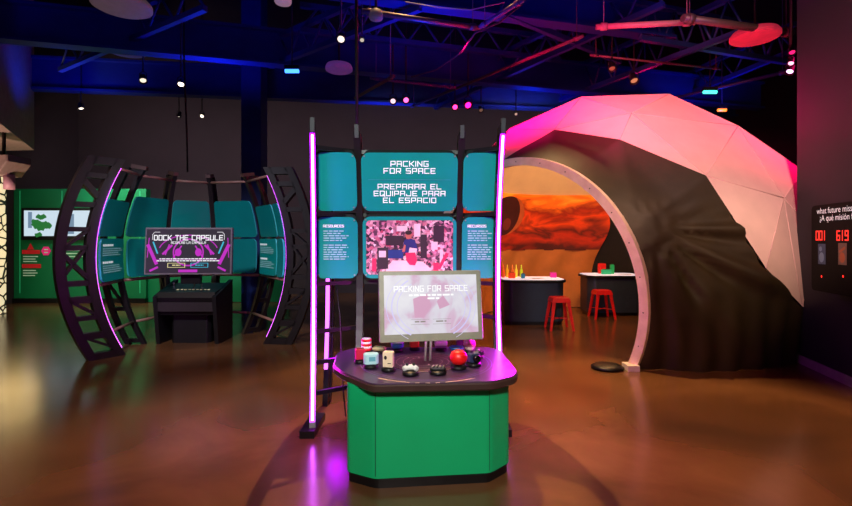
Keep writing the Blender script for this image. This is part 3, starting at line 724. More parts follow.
for k in range(16):
    x, y = 40+rr.gauss(0, 4.0), 226+rr.gauss(0, 4.0); m2.poly([W(x+4*math.cos(t+k), y+3.2*math.sin(t*1.0+k)*(1 if q % 2 else .5), GY-.1-k*.001) for q, t in enumerate([0, .8, 1.6, 2.4, 3.2, 4.0, 4.8, 5.6])])
m2.use(2); pxrect(m2, 62, 214, 74, 234, .085); pxrect(m2, 28, 212, 32, 228, .085)
m2.build('display', [emis('tv_white', (206, 226, 240), .95), emis('tv_leaf', (40, 130, 60), .7), emis('tv_grey', (130, 160, 190), .7)], tv)
m2 = MB(); m2.use(0); pxrect(m2, 22, 250, 40, 254); pxrect(m2, 22, 264, 41, 268); m2.poly([gf(27, 249.5), gf(34, 249.5), gf(30.5, 243)])
m2.use(1)
for y in (256, 258.5, 261, 270, 272.5, 275): pxrect(m2, 23, y, 38-(y % 4), y+1)
m2.use(2); m2.poly([gf(46+5*math.cos(k*1.0472), 251+5*math.sin(k*1.0472)) for k in range(6)])
m2.use(1); 
for y in (247, 250, 253, 256): pxrect(m2, 62, y, 84-(y % 5), y+1)
pxrect(m2, 44, 249, 48, 250, .006); pxrect(m2, 44, 252, 48, 253, .006)
m2.build('printed_signs', [mat('sign_red', (190, 30, 34), .5, emit=(190, 30, 34), es=.3), mat('sign_pale', (190, 220, 190), .5, emit=(190, 220, 190), es=.2), mat('sign_pink', (226, 40, 120), .5, emit=(226, 40, 120), es=.4)], gw)
# glowing lattice screen at the left edge
mb = MB(); a = W(2, 320, 10.4)
mb.box((a.x-.62, 10.4, 1.48), (1.3, .14, 2.96)); lt = solo(mb, 'lattice_screen', M_lattice, 'tall glowing cream screen with a dark lattice pattern beside the green display wall', 'screen')
# white lamp hood below the bulkhead
hd = thing('lamp_hood', 'pale tapered hood hanging below the bulkhead at the left edge', 'lamp', W(4, 158, 9.2))
hc = W(4, 157, 9.2)
MB().prism([(-.32, 0), (.3, 0), (.3, -.12), (.12, -.36), (-.12, -.36), (-.32, -.12)], -.28, .28, lambda p: hc+V((p.x, p.z, p.y)), .02).build('shade', mat('pale_hood', (150, 126, 122), .6), hd)
MB().lathe([(.09, -.34), (.09, -.62), (0, -.62)], hc+V((.1, 0, 0)), 16).build('neck', mat('pink_neck', (190, 140, 160), .5), hd)
MB().tube([hc, V((hc.x, hc.y, 3.66))], .03, 8).build('stem', M_black, hd)

# ------------------------------------------------------------------ dome tent
DC = V((3.275, 8.8, 1.065)); DR = 3.115
ROT = Matrix(((0.5954022, -0.7616246, 0.2557815), (-0.5730913, -0.1794824, 0.7995952), (-0.5630831, -0.6226669, -0.5433447)))
def ico3():
    bm = bmesh.new(); bmesh.ops.create_icosphere(bm, subdivisions=1, radius=1)
    bv = [v.co.copy() for v in bm.verts]; bf = [[v.index for v in f.verts] for f in bm.faces]; bm.free()
    pts = []; tris = []; key = {}
    def add(p):
        p = p.normalized(); k = (round(p.x, 3), round(p.y, 3), round(p.z, 3))
        for dx in (k,):
            if dx not in key: key[dx] = len(pts); pts.append(p)
        return key[k]
    for f in bf:
        a, b, c = [bv[i] for i in f]; g = {}
        for i in range(4):
            for j in range(4-i): g[i, j] = add((a*(3-i-j)+b*i+c*j)/3)
        for i in range(3):
            for j in range(3-i):
                tris.append((g[i, j], g[i+1, j], g[i, j+1]))
                if i+j < 2: tris.append((g[i+1, j], g[i+1, j+1], g[i, j+1]))
    return pts, tris
dp, dtri = ico3(); dp = [DC+(ROT @ p)*DR for p in dp]
def proj(p): return (CX+F0*p.x/p.y, HY-F0*(p.z-HC)/p.y)
OBS = [(580.8, 97), (631.5, 113), (669, 94), (554.5, 129.5), (620, 139.5), (706, 175.5), (738, 126), (784, 198), (804, 171), (766, 268), (802, 306)]
idx = {}
used = set()
for ox, oy in OBS:   # true up the hub positions of the frame on its sphere
    best = min((k for k in range(len(dp)) if (dp[k]-DC).dot(V((0, 0, HC))-dp[k]) > -3.0 and dp[k].z > -.2 and k not in used), key=lambda k: (proj(dp[k])[0]-ox)**2+(proj(dp[k])[1]-oy)**2)
    dist = math.hypot(proj(dp[best])[0]-ox, proj(dp[best])[1]-oy)
    print('HUB', (ox, oy), [round(q, 1) for q in proj(dp[best])], round(dist, 1))
    if dist > 34: continue
    used.add(best)
    r = V(((ox-CX)/F0, 1, (HY-oy)/F0)); o_ = V((0, 0, HC)); oc = o_-DC
    A, B, C_ = r.dot(r), 2*r.dot(oc), oc.dot(oc)-DR*DR; D_ = B*B-4*A*C_
    t = (-B-math.sqrt(D_))/(2*A) if D_ > 0 else -B/(2*A)
    dp[best] = o_+r*t; idx[(ox, oy)] = best
# entrance ring: plane through the two feet and the crown
def on_floor(px):
    k = (px-CX)/F0; r2 = DR*DR-DC.z**2; A, B, C_ = k*k+1, -2*(k*DC.x+DC.y), DC.x**2+DC.y**2-r2
    d = (-B-math.sqrt(B*B-4*A*C_))/(2*A); return V((k*d, d, 0))
th_, ph_ = math.radians(-140), math.radians(-5)
an = V((math.cos(ph_)*math.cos(th_), math.cos(ph_)*math.sin(th_), math.sin(ph_))); oc = V((0, 0, HC))-DC   # door plane, facing out of the tent
ac = DC+an*2.44; ar = math.sqrt(DR*DR-2.44*2.44)
au = V((0, 0, 1)).cross(an).normalized(); av = an.cross(au)
if av.z < 0: av = -av
sz = -ac.z/(ar*av.z); cz = math.sqrt(1-sz*sz)
footR, footL = ac+au*ar*cz+av*ar*sz, ac-au*ar*cz+av*ar*sz
# split facets finely, mark the dark cover, pull the cloth onto the ring, cut the door and the floor
poly = [(440, 175), (510, 147), (554.5, 129.5), (620, 139.5), (706, 175.5), (766, 268), (802, 306), (830, 330)]
def under(px, py):
    for (a, b), (c, d) in zip(poly[:-1], poly[1:]):
        if a <= px <= c: return py > b+(d-b)*(px-a)/(c-a)
    return False
def subdiv(a, b, c, n):
    vs = []; fs = []; g = {}
    for i in range(n+1):
        for j in range(n+1-i): g[i, j] = len(vs); vs.append((a*(n-i-j)+b*i+c*j)/n)
    for i in range(n):
        for j in range(n-i):
            fs.append((g[i, j], g[i+1, j], g[i, j+1]))
            if i+j < n-1: fs.append((g[i+1, j], g[i+1, j+1], g[i, j+1]))
    return vs, fs
pull = V(((652-CX)/F0, 1, (HY-228)/F0)); A, B, C_ = pull.dot(pull), 2*pull.dot(oc), oc.dot(oc)-DR*DR
PP = V((0, 0, HC))+pull*((-B-math.sqrt(B*B-4*A*C_))/(2*A))
pn_ = (PP-DC).normalized(); pu = V((0, 0, 1)).cross(pn_).normalized(); pv = pn_.cross(pu)
def shape(p, dark):
    d = (p-ac).dot(an)
    w = max(0, 1-abs(d)/.55); w = w*w*(3-2*w)
    n = (p-DC).normalized(); r = (p-DC).length
    tgt = DR
    r2 = r+(tgt-r)*w
    if dark:
        q = p-PP; x, y = q.dot(pu), q.dot(pv); dist = math.hypot(x, y); ang = math.atan2(y, x)
        if p.x > ac.x and dist > .02 and p.z < 2.1:
            amp = .085*min(1, dist/.5)*min(1, max(0, (-d)/.25 if d < 0 else 0))*min(1, max(0, (2.1-p.z)/.5))
            r2 += amp*(math.sin(ang*15+dist*.9)*.6+math.sin(ang*27+1.3-dist)*.4)
    q = DC+n*r2
    if dark and q.z < 1.1:   # below its widest line the cover hangs down
        h = V((q.x-DC.x, q.y-DC.y, 0)); l = h.length; k = min(1, (1.1-q.z)/.25)*(1-w)*.72
        h *= (l+(DR*.975-l)*k)/l; q = V((DC.x+h.x, DC.y+h.y, q.z))
        q += h.normalized()*.03*math.sin(math.atan2(h.y, h.x)*52)*min(1, (1.1-q.z)/1.0)*(1-w)
    return q
shells = {'white': MB(), 'dark': MB()}
eye = V((0, 0, HC))
for t in dtri:
    a, b, c = [dp[i] for i in t]; cen = (a+b+c)/3
    if max(a.z, b.z, c.z) < -.05: continue
    fn_ = (b-a).cross(c-a)
    if fn_.dot(cen-DC) < 0: b, c = c, b
    front = (cen-DC).dot(eye-cen) > -1.2
    px, py = proj(cen); dark = front and under(px, py)
    m = shells['dark' if dark else 'white']; vs, fs = subdiv(a, b, c, 22 if dark else 6)
    n0 = len(m.v); m.v += [shape(p, dark) for p in vs]
    for f in fs: m.face([n0+k for k in f], dark)
def cut_shell(m, name, mt, par):
    o = m.build(name, mt, par); bm = bmesh.new(); bm.from_mesh(o.data); off = par.location
    bmesh.ops.remove_doubles(bm, verts=bm.verts, dist=.0008)
    bmesh.ops.bisect_plane(bm, geom=bm.verts[:]+bm.edges[:]+bm.faces[:], plane_co=V((0, 0, .004))-off, plane_no=V((0, 0, -1)), clear_outer=True)
    bmesh.ops.bisect_plane(bm, geom=bm.verts[:]+bm.edges[:]+bm.faces[:], plane_co=ac-off, plane_no=an, clear_outer=True)
    bm.to_mesh(o.data); bm.free(); return o
dome = thing('dome_tent', 'large pink white geodesic dome tent with a dark cover around its arched entrance', 'tent', (DC.x, DC.y, 0))
cut_shell(shells['white'], 'white_canopy', M_canvas, dome)
cut_shell(shells['dark'], 'dark_cover', M_cover, dome)
# seams along the frame edges of the pale canopy
edges = set()
for t in dtri:
    for i in range(3):
        e_ = tuple(sorted((t[i], t[(i+1) % 3]))); edges.add(e_)
sm_ = MB()
for i, j in edges:
    a, b = dp[i], dp[j]; mid = (a+b)/2
    if (mid-DC).dot(eye-mid) < -2 or mid.z < .5: continue
    px, py = proj(mid)
    if under(px, py+1.5) or (mid-ac).dot(an) > -.1: continue
    a2, b2 = DC+(a-DC)*1.0, DC+(b-DC)*1.0
    MB().tube([a2, b2], .006, 5).build('seam_cord', M_seam, dome)
ab = MB(); N = 72; pts = []
a0 = math.atan2((footR-ac).dot(av), (footR-ac).dot(au)); a1 = math.atan2((footL-ac).dot(av), (footL-ac).dot(au))
if a1 < a0: a1 += 2*math.pi
ring_pts = []
base = len(ab.v)
for k in range(N+1):
    t = a0+(a1-a0)*k/N; d = au*math.cos(t)+av*math.sin(t)
    for rr_, oo in ((ar-.085, .05), (ar+.03, .05), (ar+.03, -.03), (ar-.085, -.03)): 
        q = ac+d*rr_+an*oo; q.z = max(q.z, .003); ab.v.append(q)
for k in range(N):
    for q in range(4): ab.face([base+4*k+q, base+4*k+(q+1) % 4, base+4*k+4+(q+1) % 4, base+4*k+4+q], False)
ab.face([base+q for q in range(4)]); ab.face([base+4*N+q for q in range(4)])
arch = ab.build('entrance_arch', M_arch, dome)
bl = MB()
for k in range(3, N, 4):
    t = a0+(a1-a0)*k/N; d = au*math.cos(t)+av*math.sin(t); fb = plane_fn(ac+d*(ar-.03), au, av if au.cross(av).dot(an) > 0 else -av, .056); disc(bl, 0, 0, .009, .009, fb, 8)
bl.build('rivets', mat('rivet', (90, 60, 66), .5), arch)
MB().box(footR+V((-.06, -.03, .035)), (.14, .2, .07)).build('anchor_foot', mat('white_anchor', (214, 200, 196), .5), arch)
sb = MB().lathe([(.18, 0), (.2, .02), (.16, .045), (.06, .06), (0, .06)], footR+V((-.33, .02, .003)), 18); solo(sb, 'sandbag', M_black, 'black sandbag on the floor by the arch foot', 'bag')
# curved sheets inside the dome
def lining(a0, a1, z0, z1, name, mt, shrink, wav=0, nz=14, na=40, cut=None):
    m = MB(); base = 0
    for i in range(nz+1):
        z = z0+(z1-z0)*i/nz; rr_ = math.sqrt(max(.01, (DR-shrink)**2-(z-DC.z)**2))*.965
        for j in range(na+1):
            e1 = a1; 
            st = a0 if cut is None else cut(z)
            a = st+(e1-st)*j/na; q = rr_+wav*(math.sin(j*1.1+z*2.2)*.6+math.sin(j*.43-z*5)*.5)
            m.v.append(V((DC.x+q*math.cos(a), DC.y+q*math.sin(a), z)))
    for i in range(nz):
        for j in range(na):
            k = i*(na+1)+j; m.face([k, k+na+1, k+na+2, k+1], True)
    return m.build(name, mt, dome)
R_ = math.radians
cutf = lambda z: R_(76 - 9*math.exp(-((z-2.0)/.7)**2) + 10*max(0, z-2.7))
lining(R_(-72), R_(172), .01, 4.0, 'unlit_inside', M_inner, .09, na=80)  # dark sheet in place of the shade inside the shell
bn = thing('mural_backdrop', 'curved cloth backdrop inside the dome printed with a red desert and planet', 'mural', (DC.x, DC.y, 0))
dome_save = dome; dome = bn
lining(0, R_(172), 2.62, 3.98, 'upper_cloth', M_cream, .17, .012, cut=cutf)
mu = lining(0, R_(172), 1.35, 2.64, 'desert_mural', M_mural, .2, 0, cut=cutf)
lining(0, R_(172), .01, 1.37, 'lower_drape', M_drape, .2, .05, cut=cutf)
dome = dome_save
pl = MB(); pc = None
kk = V(((509-CX)/F0, 1, (HY-216)/F0)); R3 = (DR-.2)*.965
oc3 = V((0, 0, HC))-DC; A, B, C_ = kk.dot(kk), 2*kk.dot(oc3), oc3.dot(oc3)-R3*R3; t3 = (-B+math.sqrt(B*B-4*A*C_))/(2*A); pc = V((0, 0, HC))+kk*(t3-.16)
px_ = V((1, 0, 0)); nn = (V((0, 0, HC))-pc).normalized(); ux = V((0, 0, 1)).cross(nn).normalized(); uy = nn.cross(ux)
AC = math.atan2(pc.y-DC.y, pc.x-DC.x)
def on_mural(lift):   # lay the print on the curved cloth
    def g(x, y):
        z = pc.z+y; R0 = math.sqrt((DR-.2)**2-(z-DC.z)**2)*.965-lift; a = AC-x/R0
        return V((DC.x+R0*math.cos(a), DC.y+R0*math.sin(a), z))
    return g
f = on_mural(.012)
pl.use(0)
for k in range(-10, 10):
    y0_, y1_ = .44*math.sin(k/10*math.pi/2), .44*math.sin((k+1)/10*math.pi/2); w0, w1 = .52*math.cos(k/10*math.pi/2), .52*math.cos((k+1)/10*math.pi/2)
    for j in range(-4, 4): pl.poly([f(w0*j/4, y0_), f(w0*(j+1)/4, y0_), f(w1*(j+1)/4, y1_), f(w1*j/4, y1_)])
f2 = on_mural(.022); pl.use(1)
cr = [f2(.53*math.cos(R_(t)), .44*math.sin(R_(t))) for t in range(-100, 101, 8)]+[f2(.40*math.cos(R_(t)), .44*math.sin(R_(t))) for t in range(100, -101, -8)]
for i in range(len(cr)//2-1): pl.poly([cr[i], cr[i+1], cr[-2-i], cr[-1-i]])
f3 = on_mural(.018); pl.use(2); disc(pl, .1, -.18, .12, .14, f3, 16)
pl.build('planet_print', [mat('planet_dark', (70, 18, 20), .7), mat('planet_rim', (200, 96, 50), .7), mat('planet_patch', (120, 40, 34), .7)], bn)
hk = MB()
for px in (517, 545, 566, 586): hk.tube([W(px, 256, 10.6), W(px, 264, 10.6)], .012, 6)
# tables inside the dome
def make_table(loc, label, w=1.22):
    t = thing('craft_table', label, 'table', loc, 'tables inside the dome'); L = V(loc)
    MB().prism(soft(chamf(w*.9, .66, .1), .04), 0, .08, lambda p: L+p).build('plinth', M_black, t)
    MB().prism(soft(chamf(w*.94, .72, .12), .05), .07, .80, lambda p: L+p).build('cabinet_body', M_tabblue, t)
    MB().prism(soft(chamf(w, .82, .12), .05), .80, .85, lambda p: L+p, .01).build('table_rim', M_black, t)
    MB().prism(soft(chamf(w*.95, .77, .11), .05), .845, .86, lambda p: L+p).build('white_top', M_tabtop, t)
    return t
T1 = (2.04, 9.35, 0); T2 = (4.0, 10.45, 0)
t1 = make_table(T1, 'dark table with glowing white top holding the row of squeeze bottles')
t2 = copy_tree(t1); t2.location = T2; t2['label'] = 'dark table with glowing white top holding the sea green and red bins'
def make_stool(loc, label, rz=0):
    t = thing('metal_stool', label, 'stool', loc, 'red stools in the dome'); L = V(loc); h = .58
    MB().prism(soft(rrect(.31, .31, .05, 3), .01, 1), h-.03, h, lambda p: L+p, .008).build('seat', M_red, t)
    ap = MB()
    for a in range(4):
        r = rotz(a*90); ap.poly([L+r @ V((-.15, -.153, h-.02)), L+r @ V((.15, -.153, h-.02)), L+r @ V((.165, -.165, h-.085)), L+r @ V((-.165, -.165, h-.085))])
    ap.build('apron', M_red, t)
    for a in range(4):
        r = rotz(a*90); p0, p1 = L+r @ V((.135, .135, h-.03)), L+r @ V((.205, .205, 0)); 
        lg = MB(); n0 = len(lg.v)
        q = []
        for p, s in ((p0, .05), (p1, .026)):
            dx, dy = r @ V((1, 0, 0)), r @ V((0, 1, 0))
            q += [p, p-dx*s, p-dx*s-dy*.004+V((0, 0, 0)), p-dy*s]
        lg.bar(p0, p1, .03, .03); lg.poly([q[0], q[1], q[5], q[4]]); lg.poly([q[0], q[3], q[7], q[4]])
        lg.build('leg', M_red, t)
    cs = MB()
    for a in (45, 135):
        r = rotz(a); cs.tube([L+r @ V((-.24, 0, .2)), L+r @ V((.24, 0, .2))], .007, 6)
    cs.build('cross_brace', M_red, t)
    return t
s1 = make_stool((2.39, 8.62, 0), 'red metal stool before the table with the squeeze bottles')
s2 = copy_tree(s1); s2.location = (3.60, 9.83, 0); s2['label'] = 'red metal stool before the table with the sea green bin'
def on_top(T, x, y): return V((T[0]+x, T[1]+y, .86))
def bottle(T, x, y, col, label, h=.17, grp='coloured bottles on the left dome table'):
    p = on_top(T, x, y); o = thing('squeeze_bottle', label, 'bottle', p, grp)
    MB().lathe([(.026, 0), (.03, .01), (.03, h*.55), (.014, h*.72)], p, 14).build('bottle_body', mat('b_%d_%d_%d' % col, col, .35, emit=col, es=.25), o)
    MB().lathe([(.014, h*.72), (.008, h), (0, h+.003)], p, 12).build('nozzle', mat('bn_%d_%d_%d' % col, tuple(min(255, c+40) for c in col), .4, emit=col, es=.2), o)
for x, y, col, lab in ((-.52, .1, (230, 90, 20), 'orange squeeze bottle at the left end of the left dome table'), (-.43, .16, (240, 190, 30), 'amber squeeze bottle, second from the left on the dome table'),
                       (-.33, .14, (230, 110, 40), 'dark orange squeeze bottle in the middle of the bottle row'), (-.25, .18, (240, 220, 60), 'pale yellow squeeze bottle right of the dark orange one'), (-.16, .12, (190, 220, 40), 'lime yellow squeeze bottle at the right end of the bottle row')):
    bottle(T1, x, y, col, lab, .25)
def box_item(T, x, y, sx, sy, h, col, name, label, cat):
    p = on_top(T, x, y); o = thing(name, label, cat, p)
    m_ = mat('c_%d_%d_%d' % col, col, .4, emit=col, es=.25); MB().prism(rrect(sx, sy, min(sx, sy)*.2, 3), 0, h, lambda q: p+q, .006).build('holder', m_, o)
    MB().prism(rrect(sx*.7, sy*.7, min(sx, sy)*.15, 3), h-.002, h+.012, lambda q: p+q, .003).build('lid', mat('cl_%d_%d_%d' % col, tuple(int(c*.7) for c in col), .4), o)
box_item(T1, -.38, -.06, .13, .08, .11, (232, 70, 20), 'orange_bin', 'orange bin in front of the squeeze bottles', 'bin')
box_item(T1, -.17, -.1, .07, .07, .09, (20, 110, 150), 'blue_cup', 'blue cup in front of the lime squeeze bottle', 'cup')
box_item(T1, .47, .12, .12, .08, .1, (214, 30, 150), 'magenta_bin', 'magenta bin at the right end of the left dome table', 'bin')
box_item(T2, -.1, -.06, .2, .1, .1, (40, 170, 120), 'green_bin', 'sea green bin on the right dome table', 'bin')
box_item(T2, .07, .05, .08, .08, .2, (30, 160, 90), 'green_cup', 'taller green cup beside the sea green bin', 'cup')
box_item(T2, -.12, .14, .16, .1, .22, (210, 24, 24), 'red_bin', 'red bin behind the sea green bin', 'bin')
for T, x, y, rz_, lab in ((T1, .1, -.1, 15, 'sheet of paper on the left dome table'), (T2, .3, -.1, -20, 'sheet of paper on the right dome table')):
    p = on_top(T, x, y); mb = MB(); mb.box(p+V((0, 0, .003)), (.24, .17, .003), rotz(rz_)); mb.use(1)
    for k in range(4): mb.box(p+rotz(rz_) @ V((-.02, -.05+k*.03, .0048)), (.14, .006, .0008), rotz(rz_))
    solo(mb, 'paper_sheet', [mat('tan_paper', (196, 170, 140), .6), BL], lab, 'paper', 'papers on the dome tables')

# ------------------------------------------------------------------ wall display on the right wall
def wallpt(px, z_or_py):   # where the view ray meets the right wall
    k = (px-CX)/F0; n = WN; # (o + t*r - WA).n = 0
    r = V((k, 1, (HY-z_or_py)/F0)); t = (WA-V((0, 0, HC))).dot(n)/r.dot(n); return V((0, 0, HC))+r*t
c0 = wallpt(816, 206); c1 = wallpt(816, 290)
wl = (WD).normalized()        # along the wall, towards the viewer = rightwards in the picture
disp_o = V((c0.x, c0.y, (c0.z+c1.z)/2)); hgt = c0.z-c1.z
wd_ = thing('wall_display', 'black vote display with red numbers and small pictures on the plum wall', 'display', disp_o)
df = plane_fn(disp_o, wl, (0, 0, 1)); LEN = 1.25
MB().prism([(x+LEN/2, y) for x, y in rrect(LEN, hgt, .05, 4)], 0, .05, lambda p: df(p.x, p.y, p.z), .006).build('case', mat('black_case', (7, 6, 8), .6, spec=.15), wd_)
MB().prism([(x+LEN/2+.3, y) for x, y in rrect(LEN*.6, .07, .03, 3)], 0, .045, lambda p: df(p.x, p.y-hgt/2-.02, p.z)).build('lower_shelf', M_black, wd_)
f5 = plane_fn(disp_o, wl, (0, 0, 1), .053); f6 = plane_fn(disp_o, wl, (0, 0, 1), .056)
def along(px): 
    p = wallpt(px, 240); return (p-V((disp_o.x, disp_o.y, p.z))).dot(wl)
g = MB(); g.use(0); yz = hgt/85
def zz(py): 
    return None
def place(px, py):   # panel coordinates of a picture point
    p = wallpt(px, py); return ((p-disp_o).dot(wl), p.z-disp_o.z)
x, y = place(816, 234); x2, y2 = place(831, 234)
def font_text(txt, size, ox, oy, par, m, off):
    cu = bpy.data.curves.new('lettering', 'FONT'); cu.body = txt; cu.size = size; cu.align_x = 'LEFT'
    o = bpy.data.objects.new('lettering', cu); me = bpy.data.meshes.new_from_object(o); bpy.data.objects.remove(o)
    for v in me.vertices: v.co = df(ox+v.co.x, oy+v.co.y, off)-par.location
    me.materials.append(m); q = bpy.data.objects.new('lettering', me); COL.objects.link(q); q.parent = par; return q
led = emis('red_led', (255, 40, 30), 1.6)
a_, b_ = place(822, 211.5); font_text('what future mission', .098, a_, b_-.03, wd_, mat('sign_white', (220, 214, 214), .5, emit=(220, 214, 214), es=.75), .055)
a_, b_ = place(825, 219); font_text('\u00bfA qu\u00e9 misi\u00f3n futura', .098, a_, b_-.025, wd_, MATS['sign_white'], .055)
for px, num in ((826, '001'), (848, '619')):
    a_, b_ = place(px, 235.5); g = MB(); stroke_text(g, num, a_, b_, .1, f5, .8, 'c', .62); g.build('red_digits', led, wd_)
pcs = [mat('picture_blue', (40, 52, 76), .4, emit=(60, 80, 110), es=.2), mat('picture_sand', (110, 84, 76), .4, emit=(130, 90, 70), es=.2), mat('picture_sky', (110, 130, 150), .4, emit=(110, 130, 150), es=.2), mat('picture_rust', (170, 80, 40), .4, emit=(170, 80, 40), es=.25)]
for px, m_ in ((827, 0), (848, 1)):
    a_, b_ = place(px, 254); w2 = .075; g = MB(); g.use(0); rect(g, a_-w2, b_-.12, a_+w2, b_+.12, f5)
    g.use(1); disc(g, a_, b_-.04, .05, .06, f6, 14)
    if m_ == 0: disc(g, a_-.02, b_+.06, .03, .03, f6, 10)
    else: line(g, a_-.05, b_+.02, a_+.05, b_+.07, .03, f6)
    g.build('small_picture', [pcs[m_], pcs[2+m_]], wd_)
for px in (827, 849):
    a_, b_ = place(px, 276.5); g = MB(); disc(g, a_, b_, .014, .014, f6, 10); g.build('call_button', led, wd_)

# ------------------------------------------------------------------ ceiling lamps
def aim(p, q):   # rotation that turns -z to the direction p -> q
    return (V(q)-V(p)).to_track_quat('-Z', 'Y').to_matrix()
def spot(px, py, z, tgt, label, col, es, size=.09, d=None):
    p = WZ(px, py, z) if d is None else W(px, py, d); R3 = aim(p, tgt)
    o = thing('spotlight', label, 'spotlight', p, 'spotlights under the ceiling')
    s = size*.72
    MB().lathe([(s*.55, s*1.8), (s*.7, s*1.6), (s*.75, 0), (s, -s*.5), (s*.9, -s*.5), (s*.72, -.0)], p, 16, R3).build('housing', M_black2, o)
    MB().lathe([(s*.72, -s*.1), (s*.4, -s*.25), (0, -s*.3)], p, 16, R3).build('lens', emis('lens_%d_%d_%d_%d' % (*col, int(es*10)), col, es), o)
    top_ = p+V((0, 0, s*2.2))
    MB().tube([p+V((s*.9, 0, 0)), p+V((s*.9, 0, s*1.6)), top_, p+V((-s*.9, 0, s*1.6)), p+V((-s*.9, 0, 0))], s*.12, 6).build('yoke', M_black, o)
    MB().tube([top_, V((p.x, p.y, 9.6))], .014, 6).build('stem', M_black, o)
    return p
WH = (255, 236, 214)
spot(143, 80, 4.5, (-3, 6, 0), 'silver spotlight with angled head at upper left', WH, 1.2, .1)
spot(181, 84, 4.3, (-3.4, 5, 0), 'brightly lit spotlight beside the black hanging cable at left', WH, 5, .09)
spot(81, 108, 4.6, (-6, 10, 0), 'small lit spotlight far left against the dark wall', WH, 3.5, .09)
spot(179, 116, 4.6, (-7, 11, 0), 'left one of two small spotlights below the bright one', WH, 2.5, .08)
spot(202, 116, 4.6, (-5, 6, 0), 'right one of two small spotlights below the bright one', WH, 2.5, .08)
spot(341, 39, 4.6, (-1, 3, 0), 'spotlight pointing down left of the hanging cable', WH, 1.5, .1)
spot(362, 40, 4.7, (0, 3, 0), 'dim narrow spotlight right of the hanging cable', WH, .6, .06)
spot(393, 101, 4.4, (0, 4, 0), 'pinkish white spotlight, left of a close pair above the header panel', (255, 200, 220), 1.5, .1)
spot(406, 100, 4.4, (1.5, 3, 0), 'pink glowing spotlight, right of a close pair above the header panel', (255, 90, 170), 3, .1)
spot(455, 107, 4.4, (2, 3, 0), 'hot pink spotlight, left of the two above the right header edge', (255, 50, 130), 4, .1)
spot(468, 105, 4.4, (2.6, 4, 0), 'brightest hot pink spotlight above the right header edge', (255, 20, 120), 6, .12)
spot(481, 110, 4.4, (2, 6, 0), 'unlit brownish spotlight right of the hot pink pair', (150, 110, 90), .5, .08)
spot(516, 114, 4.5, (2, 6, 0), 'faint small spotlight near the dome left slope', (230, 180, 160), .8, .06)
spot(612, 68, 4.7, (3, 6, 0), 'dim reddish spotlight over the dome top', (200, 80, 60), .8, .1)
spot(634, 80, 4.6, (4, 6, 0), 'dim orange spotlight just above the dome top', (220, 130, 90), 1, .12)
spot(792, 52, 4.3, (4, 4, 0), 'small magenta spotlight, topmost of three by the right wall', (255, 30, 110), 1.6, .07)
spot(791, 63, 4.3, (3, 5, 0), 'pink white spotlight, middle of three by the right wall', (255, 150, 190), 3, .07)
spot(790, 71, 4.3, (3, 6, 0), 'pale violet spotlight, lowest of three by the right wall', (240, 190, 255), 3, .09)
def lamp_bar(px, py, z, col, label, L=.12):
    p = WZ(px, py, z); o = thing('tube_lamp', label, 'lamp', p)
    MB().tube([p+V((-L, 0, 0)), p+V((L, 0, 0))], .035, 10).build('tube', emis('bar_%d_%d_%d' % col, col, 3.5), o)
    MB().box(p+V((0, 0, .06)), (L*2.1, .08, .07)).build('housing', M_black, o)
    MB().tube([p+V((0, 0, .08)), V((p.x, p.y, 9.6))], .012, 6).build('stem', M_black, o)
    l = bpy.data.lights.new('lamp_glow', 'POINT'); l.color = lin(col)[:3]; l.energy = .6; l.shadow_soft_size = .1
    lo = bpy.data.objects.new('lamp_glow', l); COL.objects.link(lo); lo.location = p+V((0, -.1, -.1))
lamp_bar(292, 71, 4.6, (60, 130, 255), 'short bright blue lamp under the ceiling left of centre')
lamp_bar(710, 92, 4.6, (60, 220, 190), 'short green glowing lamp behind the dome top', .13)
lamp_bar(722, 110, 4.5, (255, 110, 30), 'small orange red glowing strip behind the dome shoulder', .09)
def ceiling_disc(px, py, z, r, col, label, es=.25):
    p = WZ(px, py, z); o = thing('ceiling_disc', label, 'ceiling fixture', p, 'round discs under the ceiling')
    MB().lathe([(r*.2, .14), (r*.9, .1), (r, .05), (r, .0), (r*.9, -.02), (0, -.03)], p, 32).build('dish', mat('disc_%d_%d_%d' % col, col, .6, emit=col, es=es), o)
    MB().tube([p+V((0, 0, .13)), V((p.x, p.y, 9.6))], .02, 8).build('stem', M_black, o)
ceiling_disc(122, 7, 5.2, .42, (136, 106, 100), 'large pinkish round ceiling disc at the upper left edge', .18)
ceiling_disc(126, 51, 5.2, .36, (90, 80, 110), 'smaller dim round disc below the large pinkish one at left', .12)
ceiling_disc(283, 2, 5.0, .12, (196, 160, 150), 'small pale round fixture cut by the top edge', .3)
ceiling_disc(339, 70, 4.9, .26, (130, 70, 160), 'violet round disc near the hanging cable', .25)
ceiling_disc(376, 18, 4.82, .1, (96, 80, 80), 'small round tan detector under the tan pipe', .2)
ceiling_disc(755, 38, 4.9, .36, (220, 50, 80), 'red lit round disc at the upper right', .35)
cb_ = MB(); cb_.tube([WZ(522, 4, 5.1), WZ(500, 22, 4.95), WZ(475, 33, 4.8), WZ(462, 52, 4.7), WZ(436, 70, 4.6), WZ(411, 77, 4.5)], .015, 8)
solo(cb_, 'ceiling_cable', mat('dark_cable', (60, 34, 44), .5), 'thick dark cable sagging from the pink pipe end', 'cable')
cb_ = MB(); cb_.tube([WZ(405, 2, 5.1), WZ(440, 8, 5.05), WZ(470, 10, 5.0), WZ(505, 2, 5.1)], .01, 6)
solo(cb_, 'ceiling_cable', mat('pale_cable', (150, 130, 150), .5), 'thin pale cable looped near the top edge', 'cable')

